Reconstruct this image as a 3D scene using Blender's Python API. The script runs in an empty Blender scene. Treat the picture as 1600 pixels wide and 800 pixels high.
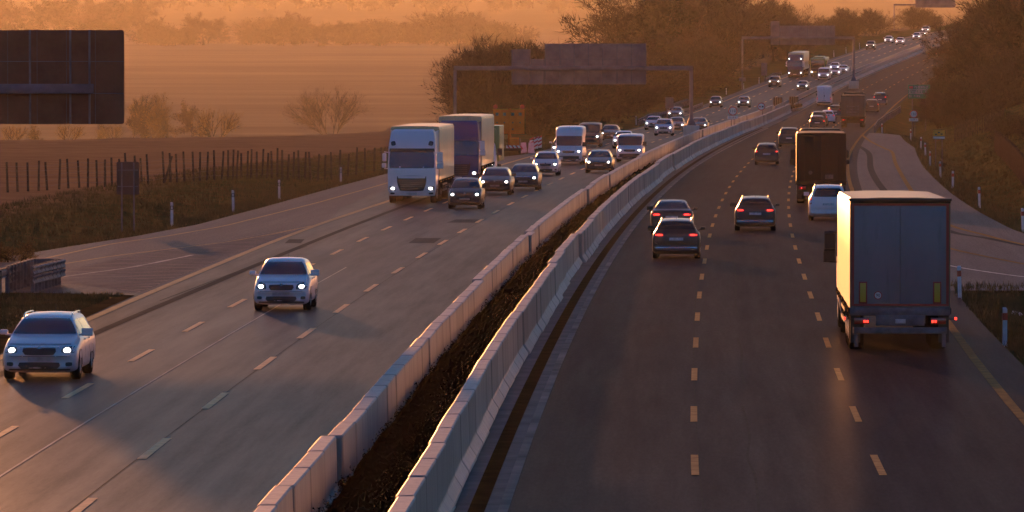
import bpy, bmesh, math, random
from mathutils import Vector, Matrix, noise
from mathutils.bvhtree import BVHTree
random.seed(7)
rad = math.radians
scene = bpy.context.scene
COL = scene.collection

# ---------------------------------------------------------------- camera
FPX = 9400.0          # focal length in photo pixels (1600 wide)
HC = 7.5              # camera height above the road
TH = math.atan(310 / FPX)
cd = bpy.data.cameras.new('camera')
cam = bpy.data.objects.new('camera', cd)
COL.objects.link(cam)
cd.sensor_width = 36.0
cd.lens = FPX / 1600 * 36.0
cd.clip_start = 1.0
cd.clip_end = 30000.0
cam.location = (0, 0, HC)
cam.rotation_euler = (math.pi / 2 - TH, 0, 0)
scene.camera = cam

# ---------------------------------------------------------------- sky and sun
SUN_AZ, SUN_EL = rad(-8.4), rad(4.4)
w = bpy.data.worlds.new('World')
scene.world = w
w.use_nodes = True
wn = w.node_tree
bg = wn.nodes['Background']
sky = wn.nodes.new('ShaderNodeTexSky')
sky.sky_type = 'NISHITA'
sky.sun_disc = False
sky.sun_elevation = SUN_EL
sky.sun_rotation = SUN_AZ
sky.altitude = 150
sky.air_density = 1.2
sky.dust_density = 0.6
sky.ozone_density = 5.5
wn.links.new(sky.outputs[0], bg.inputs['Color'])
bg.inputs['Strength'].default_value = 0.11
sd = bpy.data.lights.new('sun', 'SUN')
sun = bpy.data.objects.new('sun', sd)
COL.objects.link(sun)
sd.energy = 5.0
sd.angle = rad(0.6)
sd.color = (1.0, 0.37, 0.11)
sdir = Vector((math.sin(SUN_AZ) * math.cos(SUN_EL), math.cos(SUN_AZ) * math.cos(SUN_EL), math.sin(SUN_EL)))
sun.rotation_euler = sdir.to_track_quat('Z', 'Y').to_euler()
vs = scene.view_settings
vs.view_transform = 'Standard'
vs.look = 'None'
vs.gamma = 1.0
vs.use_curve_mapping = False
vs.exposure = 1.2
scene.render.engine = 'CYCLES'
cy = scene.cycles
cy.use_denoising = True
cy.max_bounces = 6
cy.diffuse_bounces = 2
cy.glossy_bounces = 3
cy.transmission_bounces = 4
cy.volume_bounces = 1
cy.transparent_max_bounces = 8
cy.sample_clamp_indirect = 8.0
cy.volume_step_rate = 4.0

# ---------------------------------------------------------------- geometry of the place
_c, _s = math.cos(TH), math.sin(TH)
ZK = [(0, 0), (650, 0), (700, .12), (750, .38), (800, .85), (850, 1.45), (900, 2.25), (950, 3.2), (1000, 4.25), (1075, 6.05), (1150, 8.0), (1210, 9.5),
      (1270, 11), (1380, 13.5), (1570, 17.2), (1700, 19), (1900, 20.5), (2200, 21)]
def lerpk(K, x):
    if x <= K[0][0]: return K[0][1]
    for (a, b), (c2, d) in zip(K, K[1:]):
        if x <= c2: return b + (d - b) * (x - a) / (c2 - a)
    return K[-1][1]
def zroad(Y):
    return lerpk(ZK, Y)
def unproj(px, py, h=0.0, zf=None):
    """point on the road surface (plus h) that stands where photo pixel (px, py) looks"""
    zf = zf or zroad
    dx = (px - 800) / FPX; dy = (400 - py) / FPX
    ry = _c + _s * dy; rz = -_s + _c * dy
    Y = 60.0
    while Y < 2300:
        if HC + rz / ry * Y - h <= zf(Y): break
        Y += 0.5
    lo, hi = Y - 0.5, Y
    for _ in range(12):
        m = (lo + hi) / 2
        if HC + rz / ry * m - h <= zf(m): hi = m
        else: lo = m
    return Vector((dx / ry * hi, hi, zf(hi)))
def at_dist(px, py, Y):
    dx = (px - 800) / FPX; dy = (400 - py) / FPX
    ry = _c + _s * dy; rz = -_s + _c * dy
    return Vector((dx / ry * Y, Y, HC + rz / ry * Y))
# foot of the right-hand concrete barrier: the line the whole motorway follows
_mk = [(99.25, -.99), (117.25, -.56), (127.75, -.31), (142.75, .17), (154.25, .49), (172, 1.06), (187.5, 1.57), (245.75, 3.66), (263.25, 4.48), (310, 6.35),
       (344.25, 8.06), (381.25, 9.82), (430.25, 12.59), (470.5, 15.02), (538.75, 19.31), (588, 22.64), (635.75, 25.83), (708.75, 31.0), (764, 35.35),
       (811, 39.2), (853, 43.0), (901.5, 47.7), (986.75, 56.5), (1055.25, 64.5), (1121, 73.0), (1223.75, 86.0)]
def polyfit(pts, deg):
    import numpy as np
    P = np.array(pts)
    return np.polynomial.Polynomial.fit(P[:, 0], P[:, 1], deg, w=1 / P[:, 0])
_M = polyfit(_mk, 7)
_dM85 = (float(_M(112.0)) - float(_M(100.0))) / 12; _M85 = float(_M(100.0))
_M12 = float(_M(1215.0)); _dM12 = 0.137
def M(Y):
    if Y < 100: return _M85 + _dM85 * (Y - 100)
    if Y > 1215: return _M12 + _dM12 * (Y - 1215) + 0.00011 * (Y - 1215) ** 2
    return float(_M(Y))
def heading(Y):
    return math.atan2(M(Y + 4) - M(Y - 4), 8.0)      # clockwise from +Y
def road_pt(Y, off, dz=0.0):
    return Vector((M(Y) + off, Y, zroad(Y) + dz))

# ---------------------------------------------------------------- objects and tags
def link(name, mesh, mat=None, parent=None):
    o = bpy.data.objects.new(name, mesh)
    COL.objects.link(o)
    if mat is not None:
        for m_ in (mat if isinstance(mat, (list, tuple)) else [mat]):
            mesh.materials.append(m_)
    if parent is not None: o.parent = parent
    return o
def tag(o, label=None, cat=None, group=None, kind=None):
    if label: o['label'] = label
    if cat: o['category'] = cat
    if group: o['group'] = group
    if kind: o['kind'] = kind
    return o
def thing(name, label, cat, loc=(0, 0, 0), rz=0.0, group=None):
    o = bpy.data.objects.new(name, None)
    o.empty_display_size = 0.3
    COL.objects.link(o)
    o.location = loc; o.rotation_euler = (0, 0, rz)
    return tag(o, label, cat, group)
class MB:
    """collects shapes that become one mesh object"""
    def __init__(s): s.v = []; s.f = []; s.mi = []
    def add(s, vs_, fs, mi=0):
        n = len(s.v); s.v += [tuple(v) for v in vs_]; s.f += [tuple(i + n for i in f) for f in fs]; s.mi += [mi] * len(fs)
    def box(s, x0, x1, y0, y1, z0, z1, mi=0, rot=None):
        V = [Vector((x, y, z)) for x in (x0, x1) for y in (y0, y1) for z in (z0, z1)]
        if rot is not None: V = [rot @ v for v in V]
        s.add(V, [(0, 1, 3, 2), (4, 6, 7, 5), (0, 4, 5, 1), (2, 3, 7, 6), (0, 2, 6, 4), (1, 5, 7, 3)], mi)
    def bbox(s, x0, x1, y0, y1, z0, z1, b=0.02, mi=0, rot=None):
        """box with bevelled edges"""
        bm = bmesh.new(); bmesh.ops.create_cube(bm, size=1)
        for v in bm.verts:
            v.co = Vector(((x0 + x1) / 2 + v.co.x * (x1 - x0), (y0 + y1) / 2 + v.co.y * (y1 - y0), (z0 + z1) / 2 + v.co.z * (z1 - z0)))
        bmesh.ops.bevel(bm, geom=bm.edges[:], offset=b, segments=2, affect='EDGES', profile=0.5)
        bm.verts.index_update()
        V = [(rot @ v.co if rot is not None else v.co.copy()) for v in bm.verts]
        s.add(V, [[v.index for v in f.verts] for f in bm.faces], mi); bm.free()
    def tube(s, a, b, r0, r1=None, n=8, mi=0, cap=True):
        a = Vector(a); b = Vector(b); r1 = r0 if r1 is None else r1
        d = (b - a)
        if d.length < 1e-6: return
        q = d.to_track_quat('Z', 'Y')
        V = []
        for p, r in ((a, r0), (b, r1)):
            for i in range(n):
                t = 2 * math.pi * i / n
                V.append(p + q @ Vector((r * math.cos(t), r * math.sin(t), 0)))
        F = [(i, (i + 1) % n, n + (i + 1) % n, n + i) for i in range(n)]
        if cap: F += [tuple(range(n))[::-1], tuple(range(n, 2 * n))]
        s.add(V, F, mi)
    def strip(s, pts_l, pts_r, mi=0):
        n = len(pts_l)
        s.add(list(pts_l) + list(pts_r), [(i, n + i, n + i + 1, i + 1) for i in range(n - 1)], mi)
    def sweep(s, path, prof, mi=0, closed=True):
        """path: list of (point, right vector); prof: (lateral, up) pairs"""
        k = len(prof); V = []
        for p, r in path:
            for a, b in prof: V.append(p + r * a + Vector((0, 0, b)))
        F = []
        for i in range(len(path) - 1):
            for j in range(k if closed else k - 1):
                j2 = (j + 1) % k
                F.append((i * k + j, i * k + j2, (i + 1) * k + j2, (i + 1) * k + j))
        if closed:
            F += [tuple(range(k))[::-1], tuple((len(path) - 1) * k + j for j in range(k))]
        s.add(V, F, mi)
    def mesh(s, name, smooth=False):
        me = bpy.data.meshes.new(name); me.from_pydata(s.v, [], s.f)
        if any(s.mi): me.polygons.foreach_set('material_index', s.mi)
        if smooth: me.polygons.foreach_set('use_smooth', [True] * len(s.f))
        me.update()
        return me
    def build(s, name, mat=None, parent=None, smooth=False):
        return link(name, s.mesh(name, smooth), mat, parent)
def fixn(o):
    bm = bmesh.new(); bm.from_mesh(o.data); bmesh.ops.recalc_face_normals(bm, faces=bm.faces[:]); bm.to_mesh(o.data); bm.free(); return o
def smooth_angle(o, deg=35):
    me = o.data
    me.polygons.foreach_set('use_smooth', [True] * len(me.polygons))
    bm = bmesh.new(); bm.from_mesh(me)
    a = rad(deg)
    for e in bm.edges:
        e.smooth = not (len(e.link_faces) == 2 and e.calc_face_angle(0) > a)
    bm.to_mesh(me); bm.free()
    return o

# ---------------------------------------------------------------- materials
MATS = {}
def mat(name, col=(.5, .5, .5), rough=.6, metal=0.0, coat=0.0, spec=.5, emit=None, estr=0.0, trans=0.0):
    if name in MATS: return MATS[name]
    m = bpy.data.materials.new(name); m.use_nodes = True
    b = m.node_tree.nodes['Principled BSDF']
    b.inputs['Base Color'].default_value = (*col, 1)
    b.inputs['Roughness'].default_value = rough
    b.inputs['Metallic'].default_value = metal
    b.inputs['Coat Weight'].default_value = coat
    b.inputs['Coat Roughness'].default_value = .08
    b.inputs['Specular IOR Level'].default_value = spec
    b.inputs['Transmission Weight'].default_value = trans
    if emit:
        b.inputs['Emission Color'].default_value = (*emit, 1); b.inputs['Emission Strength'].default_value = estr
    MATS[name] = m
    return m
SHEEN = {}
def sheen(t, fac, rough=.4):
    """a thin, rough gloss over a matt surface (fresnel alone is far too strong on coarse asphalt at a grazing view)"""
    t.b.inputs['Specular IOR Level'].default_value = 0
    g = t.t.nodes.new('ShaderNodeBsdfGlossy'); g.inputs['Roughness'].default_value = rough; g.inputs['Color'].default_value = (1, 1, 1, 1)
    mx = t.t.nodes.new('ShaderNodeMixShader')
    if isinstance(fac, (int, float)): mx.inputs[0].default_value = fac
    else: t.l(fac, mx.inputs[0])
    t.l(t.b.outputs[0], mx.inputs[1]); t.l(g.outputs[0], mx.inputs[2])
    out = [n for n in t.t.nodes if n.type == 'OUTPUT_MATERIAL'][0]
    t.l(mx.outputs[0], out.inputs['Surface'])
    return g
class NT:
    def __init__(s, m): s.t = m.node_tree; s.b = s.t.nodes['Principled BSDF']
    def n(s, ty, **kw):
        nd = s.t.nodes.new(ty)
        for k, v in kw.items():
            if k in nd.inputs: nd.inputs[k].default_value = v
            else: setattr(nd, k, v)
        return nd
    def l(s, a, b): s.t.links.new(a, b)
    def noise(s, vec, scale, detail=4, rough=.55):
        nd = s.n('ShaderNodeTexNoise'); nd.inputs['Scale'].default_value = scale; nd.inputs['Detail'].default_value = detail; nd.inputs['Roughness'].default_value = rough
        if vec is not None: s.l(vec, nd.inputs['Vector'])
        return nd.outputs['Fac']
    def mapping(s, vec, scale=(1, 1, 1), loc=(0, 0, 0)):
        nd = s.n('ShaderNodeMapping'); nd.inputs['Scale'].default_value = scale; nd.inputs['Location'].default_value = loc
        s.l(vec, nd.inputs['Vector']); return nd.outputs[0]
    def ramp(s, fac, stops):
        nd = s.n('ShaderNodeValToRGB'); s.l(fac, nd.inputs[0]); cr = nd.color_ramp
        while len(cr.elements) < len(stops): cr.elements.new(0.5)
        for e, (p, c) in zip(cr.elements, stops):
            e.position = p; e.color = (*c, 1) if len(c) == 3 else c
        return nd.outputs[0]
    def mix(s, fac, a, b, mode='MIX'):
        nd = s.n('ShaderNodeMix', data_type='RGBA', blend_type=mode)
        for i, v in ((0, fac), (6, a), (7, b)):
            if isinstance(v, (int, float)): nd.inputs[i].default_value = v
            elif isinstance(v, tuple): nd.inputs[i].default_value = (*v, 1)
            else: s.l(v, nd.inputs[i])
        return nd.outputs[2]
    def math(s, op, a, b=0.0):
        nd = s.n('ShaderNodeMath', operation=op)
        for i, v in ((0, a), (1, b)):
            if isinstance(v, (int, float)): nd.inputs[i].default_value = v
            else: s.l(v, nd.inputs[i])
        return nd.outputs[0]
    def bump(s, h, strength=.3, dist=.02):
        nd = s.n('ShaderNodeBump'); nd.inputs['Strength'].default_value = strength; nd.inputs['Distance'].default_value = dist
        s.l(h, nd.inputs['Height']); s.l(nd.outputs[0], s.b.inputs['Normal'])
    def obj(s):
        return s.n('ShaderNodeTexCoord').outputs['Object']
    def uv(s):
        return s.n('ShaderNodeTexCoord').outputs['UV']
g3 = lambda v: (v, v, v)

SH0, SH1, SHR = .025, .10, .31
def asphalt(name, dark, light, rough=(.42, .6), tint=(1, .84, .98), sh=None):
    m = mat(name); t = NT(m); uv = t.uv()          # u = metres across, v = metres along
    fine = t.noise(t.mapping(uv, (14, 1.6, 1)), 1.0, 4, .75)
    coarse = t.noise(t.mapping(uv, (2.2, .09, 1)), 1.0, 6, .7)
    streak = t.noise(t.mapping(uv, (.85, .0035, 1)), 1.6, 4, .55)     # wheel paths and laying lanes run along the road
    patch = t.noise(t.mapping(uv, (.16, .012, 1), (7, 3, 0)), 1.3, 5, .6)
    a = t.math('ADD', t.math('ADD', t.math('MULTIPLY', streak, .25), t.math('MULTIPLY', patch, .35)), t.math('MULTIPLY', coarse, .4))
    c = t.ramp(a, [(.26, tuple(dark * k for k in tint)), (.74, tuple(light * k for k in tint))])
    c2 = t.mix(t.ramp(fine, [(.38, g3(0)), (.62, g3(.75))]), c, tuple(dark * .35 * k for k in tint))
    c3 = c2
    t.l(c3, t.b.inputs['Base Color'])
    r = t.n('ShaderNodeMapRange'); t.l(t.math('ADD', t.math('MULTIPLY', a, .65), t.math('MULTIPLY', fine, .35)), r.inputs[0])
    r.inputs[1].default_value = .36; r.inputs[2].default_value = .62; r.inputs[3].default_value = (sh or (SH0, SH1))[0]; r.inputs[4].default_value = (sh or (SH0, SH1))[1]
    sheen(t, r.outputs[0], SHR)
    t.bump(fine, .2, .01)
    return m
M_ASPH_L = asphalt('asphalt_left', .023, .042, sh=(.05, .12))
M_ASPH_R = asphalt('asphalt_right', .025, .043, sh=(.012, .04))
M_RAMP = asphalt('asphalt_ramp', .09, .145, (.5, .65), (1, .84, .84), sh=(.03, .07))

def concrete(name, base=.42, joints=True):
    m = mat(name); t = NT(m); o = t.obj()
    rnd = t.n('ShaderNodeObjectInfo').outputs['Random']
    comb = t.n('ShaderNodeCombineXYZ'); t.l(t.math('MULTIPLY', rnd, 40.0), comb.inputs[0]); t.l(t.math('MULTIPLY', rnd, 17.0), comb.inputs[1])
    add = t.n('ShaderNodeVectorMath', operation='ADD'); t.l(o, add.inputs[0]); t.l(comb.outputs[0], add.inputs[1])
    a = t.noise(t.mapping(add.outputs[0], (2, 2, .5)), 1.5, 5, .6)
    b = t.noise(add.outputs[0], 22, 3, .6)
    run = t.noise(t.mapping(add.outputs[0], (6, 6, .25)), 1.2, 3, .5)
    c = t.ramp(a, [(.3, (base * .70, base * .58, base * .47)), (.7, (base, base * .84, base * .67))])
    c = t.mix(t.math('MULTIPLY', b, .35), c, (base * .5, base * .45, base * .4))
    c = t.mix(t.ramp(run, [(.5, g3(0)), (.72, g3(.6))]), c, (base * .35, base * .31, base * .27))
    k = t.math('ADD', .78, t.math('MULTIPLY', rnd, .34))
    cc = t.n('ShaderNodeCombineColor'); [t.l(k, cc.inputs[i]) for i in range(3)]
    c = t.mix(1.0, c, cc.outputs[0], 'MULTIPLY')
    if joints:      # water stains run down beside the joints at both ends of an element
        sp = t.n('ShaderNodeSeparateXYZ'); t.l(o, sp.inputs[0])
        ed = t.math('ADD', t.math('ABSOLUTE', sp.outputs[1]), t.math('MULTIPLY', b, .22))
        mr = t.n('ShaderNodeMapRange'); t.l(ed, mr.inputs[0]); mr.inputs[1].default_value = 1.86; mr.inputs[2].default_value = 2.02; mr.inputs[3].default_value = 0; mr.inputs[4].default_value = .9
        c = t.mix(mr.outputs[0], c, (.05, .042, .036))
        mid = t.n('ShaderNodeMapRange'); t.l(t.math('ABSOLUTE', sp.outputs[1]), mid.inputs[0]); mid.inputs[1].default_value = .03; mid.inputs[2].default_value = .07; mid.inputs[3].default_value = .35; mid.inputs[4].default_value = 0
        c = t.mix(mid.outputs[0], c, (.09, .075, .06))
    t.l(c, t.b.inputs['Base Color']); sheen(t, .20, .5)
    t.bump(b, .25, .01)
    return m
M_CONC = concrete('barrier_concrete')
M_CONCF = concrete('wall_concrete', .34, False)
def noisy(name, c0, c1, scale=3.0, rough=.8, bump=.3, bd=.05, stretch=(1, 1, 1), detail=5, metal=0.0, spec=.5):
    m = mat(name, rough=rough, metal=metal, spec=0); t = NT(m); o = t.mapping(t.obj(), stretch)
    a = t.noise(o, scale, detail, .62)
    t.l(t.ramp(a, [(.32, c0), (.68, c1)]), t.b.inputs['Base Color'])
    if bump: t.bump(a, bump, bd)
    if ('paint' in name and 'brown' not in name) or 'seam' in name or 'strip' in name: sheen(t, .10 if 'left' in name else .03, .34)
    return m
M_STRIP = noisy('edge_strip_concrete', (.10, .095, .09), (.17, .16, .15), .8, .6, .2, .01)
M_YEL = noisy('worn_yellow_paint', (.11, .065, .015), (.26, .15, .03), 2.2, .6, 0)
M_YELD = noisy('old_brown_paint', (.040, .024, .010), (.075, .045, .016), 1.2, .65, 0)
M_ORG = noisy('orange_lane_paint', (.26, .155, .05), (.48, .30, .10), 2.5, .55, 0)
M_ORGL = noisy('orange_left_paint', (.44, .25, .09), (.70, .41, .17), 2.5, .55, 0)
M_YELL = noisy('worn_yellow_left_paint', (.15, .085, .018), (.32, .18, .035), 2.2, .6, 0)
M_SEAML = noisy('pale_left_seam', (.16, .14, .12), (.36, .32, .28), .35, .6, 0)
M_WHT = noisy('worn_white_paint', (.30, .29, .28), (.62, .6, .58), 1.6, .55, 0)
M_TAR = noisy('tar_seam', (.012, .011, .01), (.03, .027, .025), 2, .5, 0)
M_SEAM = noisy('pale_seam', (.10, .09, .08), (.28, .25, .22), .35, .6, 0)
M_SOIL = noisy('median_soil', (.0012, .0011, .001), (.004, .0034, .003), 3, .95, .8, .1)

# ---------------------------------------------------------------- ground
# outer edges of the paved surface, as offsets from M(Y)
LE = [(0, -15.8), (60, -15.8), (150, -15.2), (168, -15.0), (185, -14.0), (191, -13.8), (191.4, -26.0), (200, -24.8), (215, -22.9), (225, -22.05), (238, -21.05), (252, -19.8), (270, -18.8), (300, -18.5), (400, -18.4),
      (440, -16), (470, -13.6), (520, -13.1), (640, -13.0), (800, -13.9), (1000, -14.0), (1200, -13.6), (1600, -13.6)]
RE = [(0, 12.3), (100, 12.0), (170, 12.3), (193, 12.5), (193.6, 17.0), (205, 30.0), (230, 29.0), (243, 19.5), (252, 17.9), (264, 17.45), (294, 17.05), (330, 16.8), (415, 16.6), (500, 16.7), (538, 16.0), (583, 15.4), (600, 12.9), (700, 12.6), (1600, 13.2)]
def wob(x, y, sc, sd=0.0):
    return noise.noise(Vector((x * sc, y * sc, sd)))
FIELD = [(0, 0), (480, 0), (560, -.3), (640, -7), (760, -11), (1400, -11), (3400, 14.8), (4400, 31), (5200, 49), (6000, 75), (8000, 140), (16500, 320)]
def edge_left_field(X):
    """where the near field breaks off and falls away"""
    return 0
def terrain(X, Y):
    zr_ = zroad(Y)
    u = X - M(Y)
    l = lerpk(LE, Y); r = lerpk(RE, Y)
    if u < l:
        d = l - u
        yy = Y - 40 * (1 - min(1, max(0, (-X) / 50.)))          # the edge of the near field runs slightly askew
        zf = lerpk(FIELD, yy)
        k = min(1, max(0, (d - 8) / 45.))
        k = k * k * (3 - 2 * k)
        if Y > 560: k = min(1, max(0, (d - 12) / 90.)); k = k * k * (3 - 2 * k)
        z = zr_ * (1 - k) + zf * k
        z -= .45 * math.exp(-((d - 4) / 2.2) ** 2) if Y < 600 else 0
        if d > 1: z += .10 * wob(X, Y, .25) + .05 * wob(X, Y, .9)
        if Y > 800: z += .35 * wob(X, Y, .0015, 3)
        return z - .07
    if u > r:
        d = u - r
        z = zr_
        z += -.9 * math.exp(-((d - 3.2) / 1.8) ** 2)
        k = min(1, max(0, (d - 4) / 16.)); k = k * k * (3 - 2 * k)
        hgt = lerpk([(0, .0), (200, .3), (300, 2.6), (420, 4.2), (560, 4.5), (700, 2.5), (1000, 3), (1600, 5)], Y)
        z += hgt * k
        if Y > 1700: 
            zf = lerpk(FIELD, Y) ; kk = min(1, (Y - 1700) / 500.); z = z * (1 - kk) + zf * kk
        if d > 1: z += .16 * wob(X, Y, .22) + .07 * wob(X, Y, .8)
        return z - .07
    if Y > 1700:
        kk = min(1, (Y - 1700) / 500.); return (zr_ - .07) * (1 - kk) + lerpk(FIELD, Y) * kk
    return zr_ - .07
def frange(a, b, st):
    o = []
    while a < b - 1e-6: o.append(a); a += st
    return o
xs = [-5000, -2500, -1500, -900, -600, -420, -300, -220, -160] + frange(-130, -60, 6) + frange(-60, 60, 1.25) + frange(60, 130, 2.5) + frange(130, 300, 14) + [300, 420, 600, 900, 1500, 2500, 5000]
ys = [-90, -40, 0, 40] + frange(70, 200, 4) + [191, 191.4, 193, 193.6, 200] + frange(207, 620, 3) + frange(620, 820, 6) + frange(820, 1700, 20) + frange(1700, 3000, 100) + frange(3000, 6600, 300) + frange(6600, 16600, 1000)
ys = sorted(set(ys + [205]))
gm = MB()
gv = [(x, y, terrain(x, y)) for y in ys for x in xs]
nx = len(xs)
gm.add(gv, [(j * nx + i, j * nx + i + 1, (j + 1) * nx + i + 1, (j + 1) * nx + i) for j in range(len(ys) - 1) for i in range(nx - 1)])
def ground_mat():
    m = mat('ground_field_and_verge', rough=.95, spec=0); t = NT(m); o = t.obj()
    sep = t.n('ShaderNodeSeparateXYZ'); t.l(o, sep.inputs[0])
    n1 = t.noise(o, .35, 6, .65); n2 = t.noise(o, 2.6, 5, .7); n3 = t.noise(t.mapping(o, (.004, .008, 1)), 1.5, 6, .65)
    grass = t.ramp(n1, [(.30, (.034, .044, .014)), (.5, (.066, .068, .022)), (.66, (.12, .088, .032)), (.8, (.18, .10, .036))])
    grass = t.mix(t.math('MULTIPLY', n2, .55), grass, (.02, .016, .008))
    furrow = t.noise(t.mapping(o, (.02, .5, 1)), 1.0, 4, .6)
    soil = t.ramp(t.math('ADD', t.math('MULTIPLY', n1, .4), t.math('MULTIPLY', furrow, .6)), [(.3, (.13, .076, .042)), (.7, (.27, .16, .088))])
    far = t.ramp(n3, [(.3, (.15, .105, .065)), (.5, (.19, .135, .082)), (.7, (.23, .165, .10))])
    # near verge | ploughed near field | far fields, by distance
    at = t.n('ShaderNodeAttribute', attribute_name='zone'); z = at.outputs['Color']
    sc_ = t.n('ShaderNodeSeparateColor'); t.l(z, sc_.inputs[0])
    c = t.mix(sc_.outputs[0], grass, soil)
    c = t.mix(sc_.outputs[1], c, far)
    c = t.mix(sc_.outputs[2], c, (.055, .048, .028))
    t.l(c, t.b.inputs['Base Color']); t.bump(n2, .8, .08)
    return m
ground = gm.build('ground', ground_mat(), smooth=True)
tag(ground, kind='structure')
ca = ground.data.color_attributes.new('zone', 'FLOAT_COLOR', 'POINT')
for i, (x, y, z) in enumerate(gv):
    u = x - M(y); l = lerpk(LE, y)
    fx = 0
    if u < l - 9 and y < 700:
        fx = min(1, (l - 9 - u) / 6.)
        # the fence line is where the verge ends and the ploughed field begins
    fy = min(1, max(0, (y - 560) / 120.)) if u < l - 10 or y > 1750 else 0
    ca.data[i].color = (fx, fy, .85 * min(1, max(0, (y - 3700) / 700.)), 1)

# ---------------------------------------------------------------- roads
def ribbon(name, ys_, fl, fr, dz, material, nlat=2, skirt=0.0, parent=None):
    """sheet between two lateral offset functions; UV in metres"""
    V, F, UV = [], [], []
    for Y in ys_:
        a, b = fl(Y), fr(Y)
        for k in range(nlat):
            o_ = a + (b - a) * k / (nlat - 1)
            V.append((M(Y) + o_, Y, zroad(Y) + dz)); UV.append((o_, Y))
    n = len(ys_)
    for i in range(n - 1):
        for k in range(nlat - 1):
            F.append((i * nlat + k, i * nlat + k + 1, (i + 1) * nlat + k + 1, (i + 1) * nlat + k))
    me = bpy.data.meshes.new(name); me.from_pydata(V, [], F)
    uvl = me.uv_layers.new(name='UVMap')
    for lp in me.loops: uvl.data[lp.index].uv = UV[lp.vertex_index]
    me.update()
    return link(name, me, material, parent)
YR = frange(40, 640, 6) + frange(640, 1000, 10) + frange(1000, 1720, 15)
left_road = ribbon('left_carriageway', YR, lambda Y: max(lerpk(LE, Y), -15.2) if Y < 191.4 else max(lerpk(LE, Y), -26), lambda Y: -2.9, 0.0, M_ASPH_L)
tag(left_road, kind='structure')
right_road = ribbon('right_carriageway', YR, lambda Y: .9, lambda Y: min(lerpk(RE, Y), 12.6), 0.0, M_ASPH_R)
tag(right_road, kind='structure')
cst = ribbon('concrete_edge_strip', YR, lambda Y: -.9, lambda Y: .9, 0.004, M_STRIP); tag(cst, kind='structure')
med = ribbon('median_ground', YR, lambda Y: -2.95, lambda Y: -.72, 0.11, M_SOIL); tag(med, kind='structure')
md = MB(); ysm = frange(60, 420, .35); nl = 11; V = []
for Y in ysm:
    for k in range(nl):
        o_ = -1.98 + 1.34 * k / (nl - 1)
        e_ = 1 - abs(2 * k / (nl - 1) - 1) ** 4
        hgt = .10 + e_ * (.16 + .30 * max(-.4, noise.noise(Vector((o_ * 2.2, Y * 1.1, 0)))) + .16 * noise.noise(Vector((o_ * 6, Y * 3.2, 5))) + (.14 if o_ < -1.2 else -.04))
        V.append((M(Y) + o_, Y, zroad(Y) + max(.03, hgt)))
md.add(V, [(j * nl + i, j * nl + i + 1, (j + 1) * nl + i + 1, (j + 1) * nl + i) for j in range(len(ysm) - 1) for i in range(nl - 1)])
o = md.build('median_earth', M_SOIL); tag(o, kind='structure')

def poly_px(name, pts, dz, material, kind='structure'):
    """flat sheet on the road surface whose outline is given by photo pixels"""
    P = [unproj(x, y) for x, y in pts]
    bm = bmesh.new(); vs_ = [bm.verts.new((p.x, p.y, p.z + dz)) for p in P]
    bm.faces.new(vs_); bmesh.ops.triangulate(bm, faces=bm.faces[:]); bmesh.ops.recalc_face_normals(bm, faces=bm.faces[:])
    me = bpy.data.meshes.new(name); bm.to_mesh(me); bm.free()
    if me.polygons[0].normal.z < 0: me.flip_normals()
    uvl = me.uv_layers.new(name='UVMap')
    for lp in me.loops:
        c = me.vertices[lp.vertex_index].co; uvl.data[lp.index].uv = (c.x - M(c.y), c.y)
    o = link(name, me, material); tag(o, kind=kind); return o
# paler slip-road surfaces, left and right
slip_l = ribbon('left_slip_road', frange(191.4, 440, 4), lambda Y: lerpk(LE, Y), lambda Y: lerpk([(191, -13.45), (280, -13.5), (300, -14.6), (440, -16.0)], Y), 0.005, M_RAMP); tag(slip_l, kind='structure')
slip_r = ribbon('right_slip_road', frange(193.6, 600, 3), lambda Y: lerpk([(193, 12.0), (300, 11.9), (600, 12.3)], Y), lambda Y: lerpk(RE, Y), 0.005, M_RAMP, nlat=2); tag(slip_r, kind='structure')

def line(name, off, y0, y1, wd, material, dz=.012, step=6):
    f = off if callable(off) else (lambda Y: off)
    ysl = frange(y0, y1, step) + [y1]
    o = ribbon(name, ysl, lambda Y: f(Y) - wd / 2, lambda Y: f(Y) + wd / 2, dz, material); tag(o, kind='structure'); return o
def px_line(name, pts, wd, material, dz=.012):
    P = [unproj(x, y) for x, y in pts]
    # smooth the polyline
    Q = []
    for i in range(len(P) - 1):
        p0 = P[max(0, i - 1)]; p1 = P[i]; p2 = P[i + 1]; p3 = P[min(len(P) - 1, i + 2)]
        for k in range(6):
            t = k / 6.
            Q.append(.5 * ((2 * p1) + (p2 - p0) * t + (2 * p0 - 5 * p1 + 4 * p2 - p3) * t * t + (3 * p1 - p0 - 3 * p2 + p3) * t ** 3))
    Q.append(P[-1])
    L_, R_ = [], []
    for i, p in enumerate(Q):
        t = (Q[min(i + 1, len(Q) - 1)] - Q[max(i - 1, 0)]); t.z = 0; t.normalize()
        nrm = Vector((t.y, -t.x, 0))
        wv = nrm * wd / 2
        z = zroad(p.y) + dz
        a = p - wv; b = p + wv; a.z = z; b.z = z
        L_.append(a); R_.append(b)
    mb = MB(); mb.strip(L_, R_); o = mb.build(name, material); tag(o, kind='structure'); return o
kf = lambda *K: (lambda Y: lerpk(list(K), Y))
line('brown_edge_line', kf((40, .40), (250, .44), (500, .5), (640, .5)), 60, 640, .28, M_YELD)
line('white_gutter_line', kf((40, .84), (250, .88), (400, .92), (540, 1.2), (640, 1.1)), 60, 640, .17, M_SEAM, .010)
line('right_edge_line', kf((100, 10.9), (124, 10.95), (150, 11.16), (170, 11.36), (449, 11.4), (603, 11.84), (744, 12.17), (1600, 12.2)), 60, 1600, .22, M_YEL, .012, 10)
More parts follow.
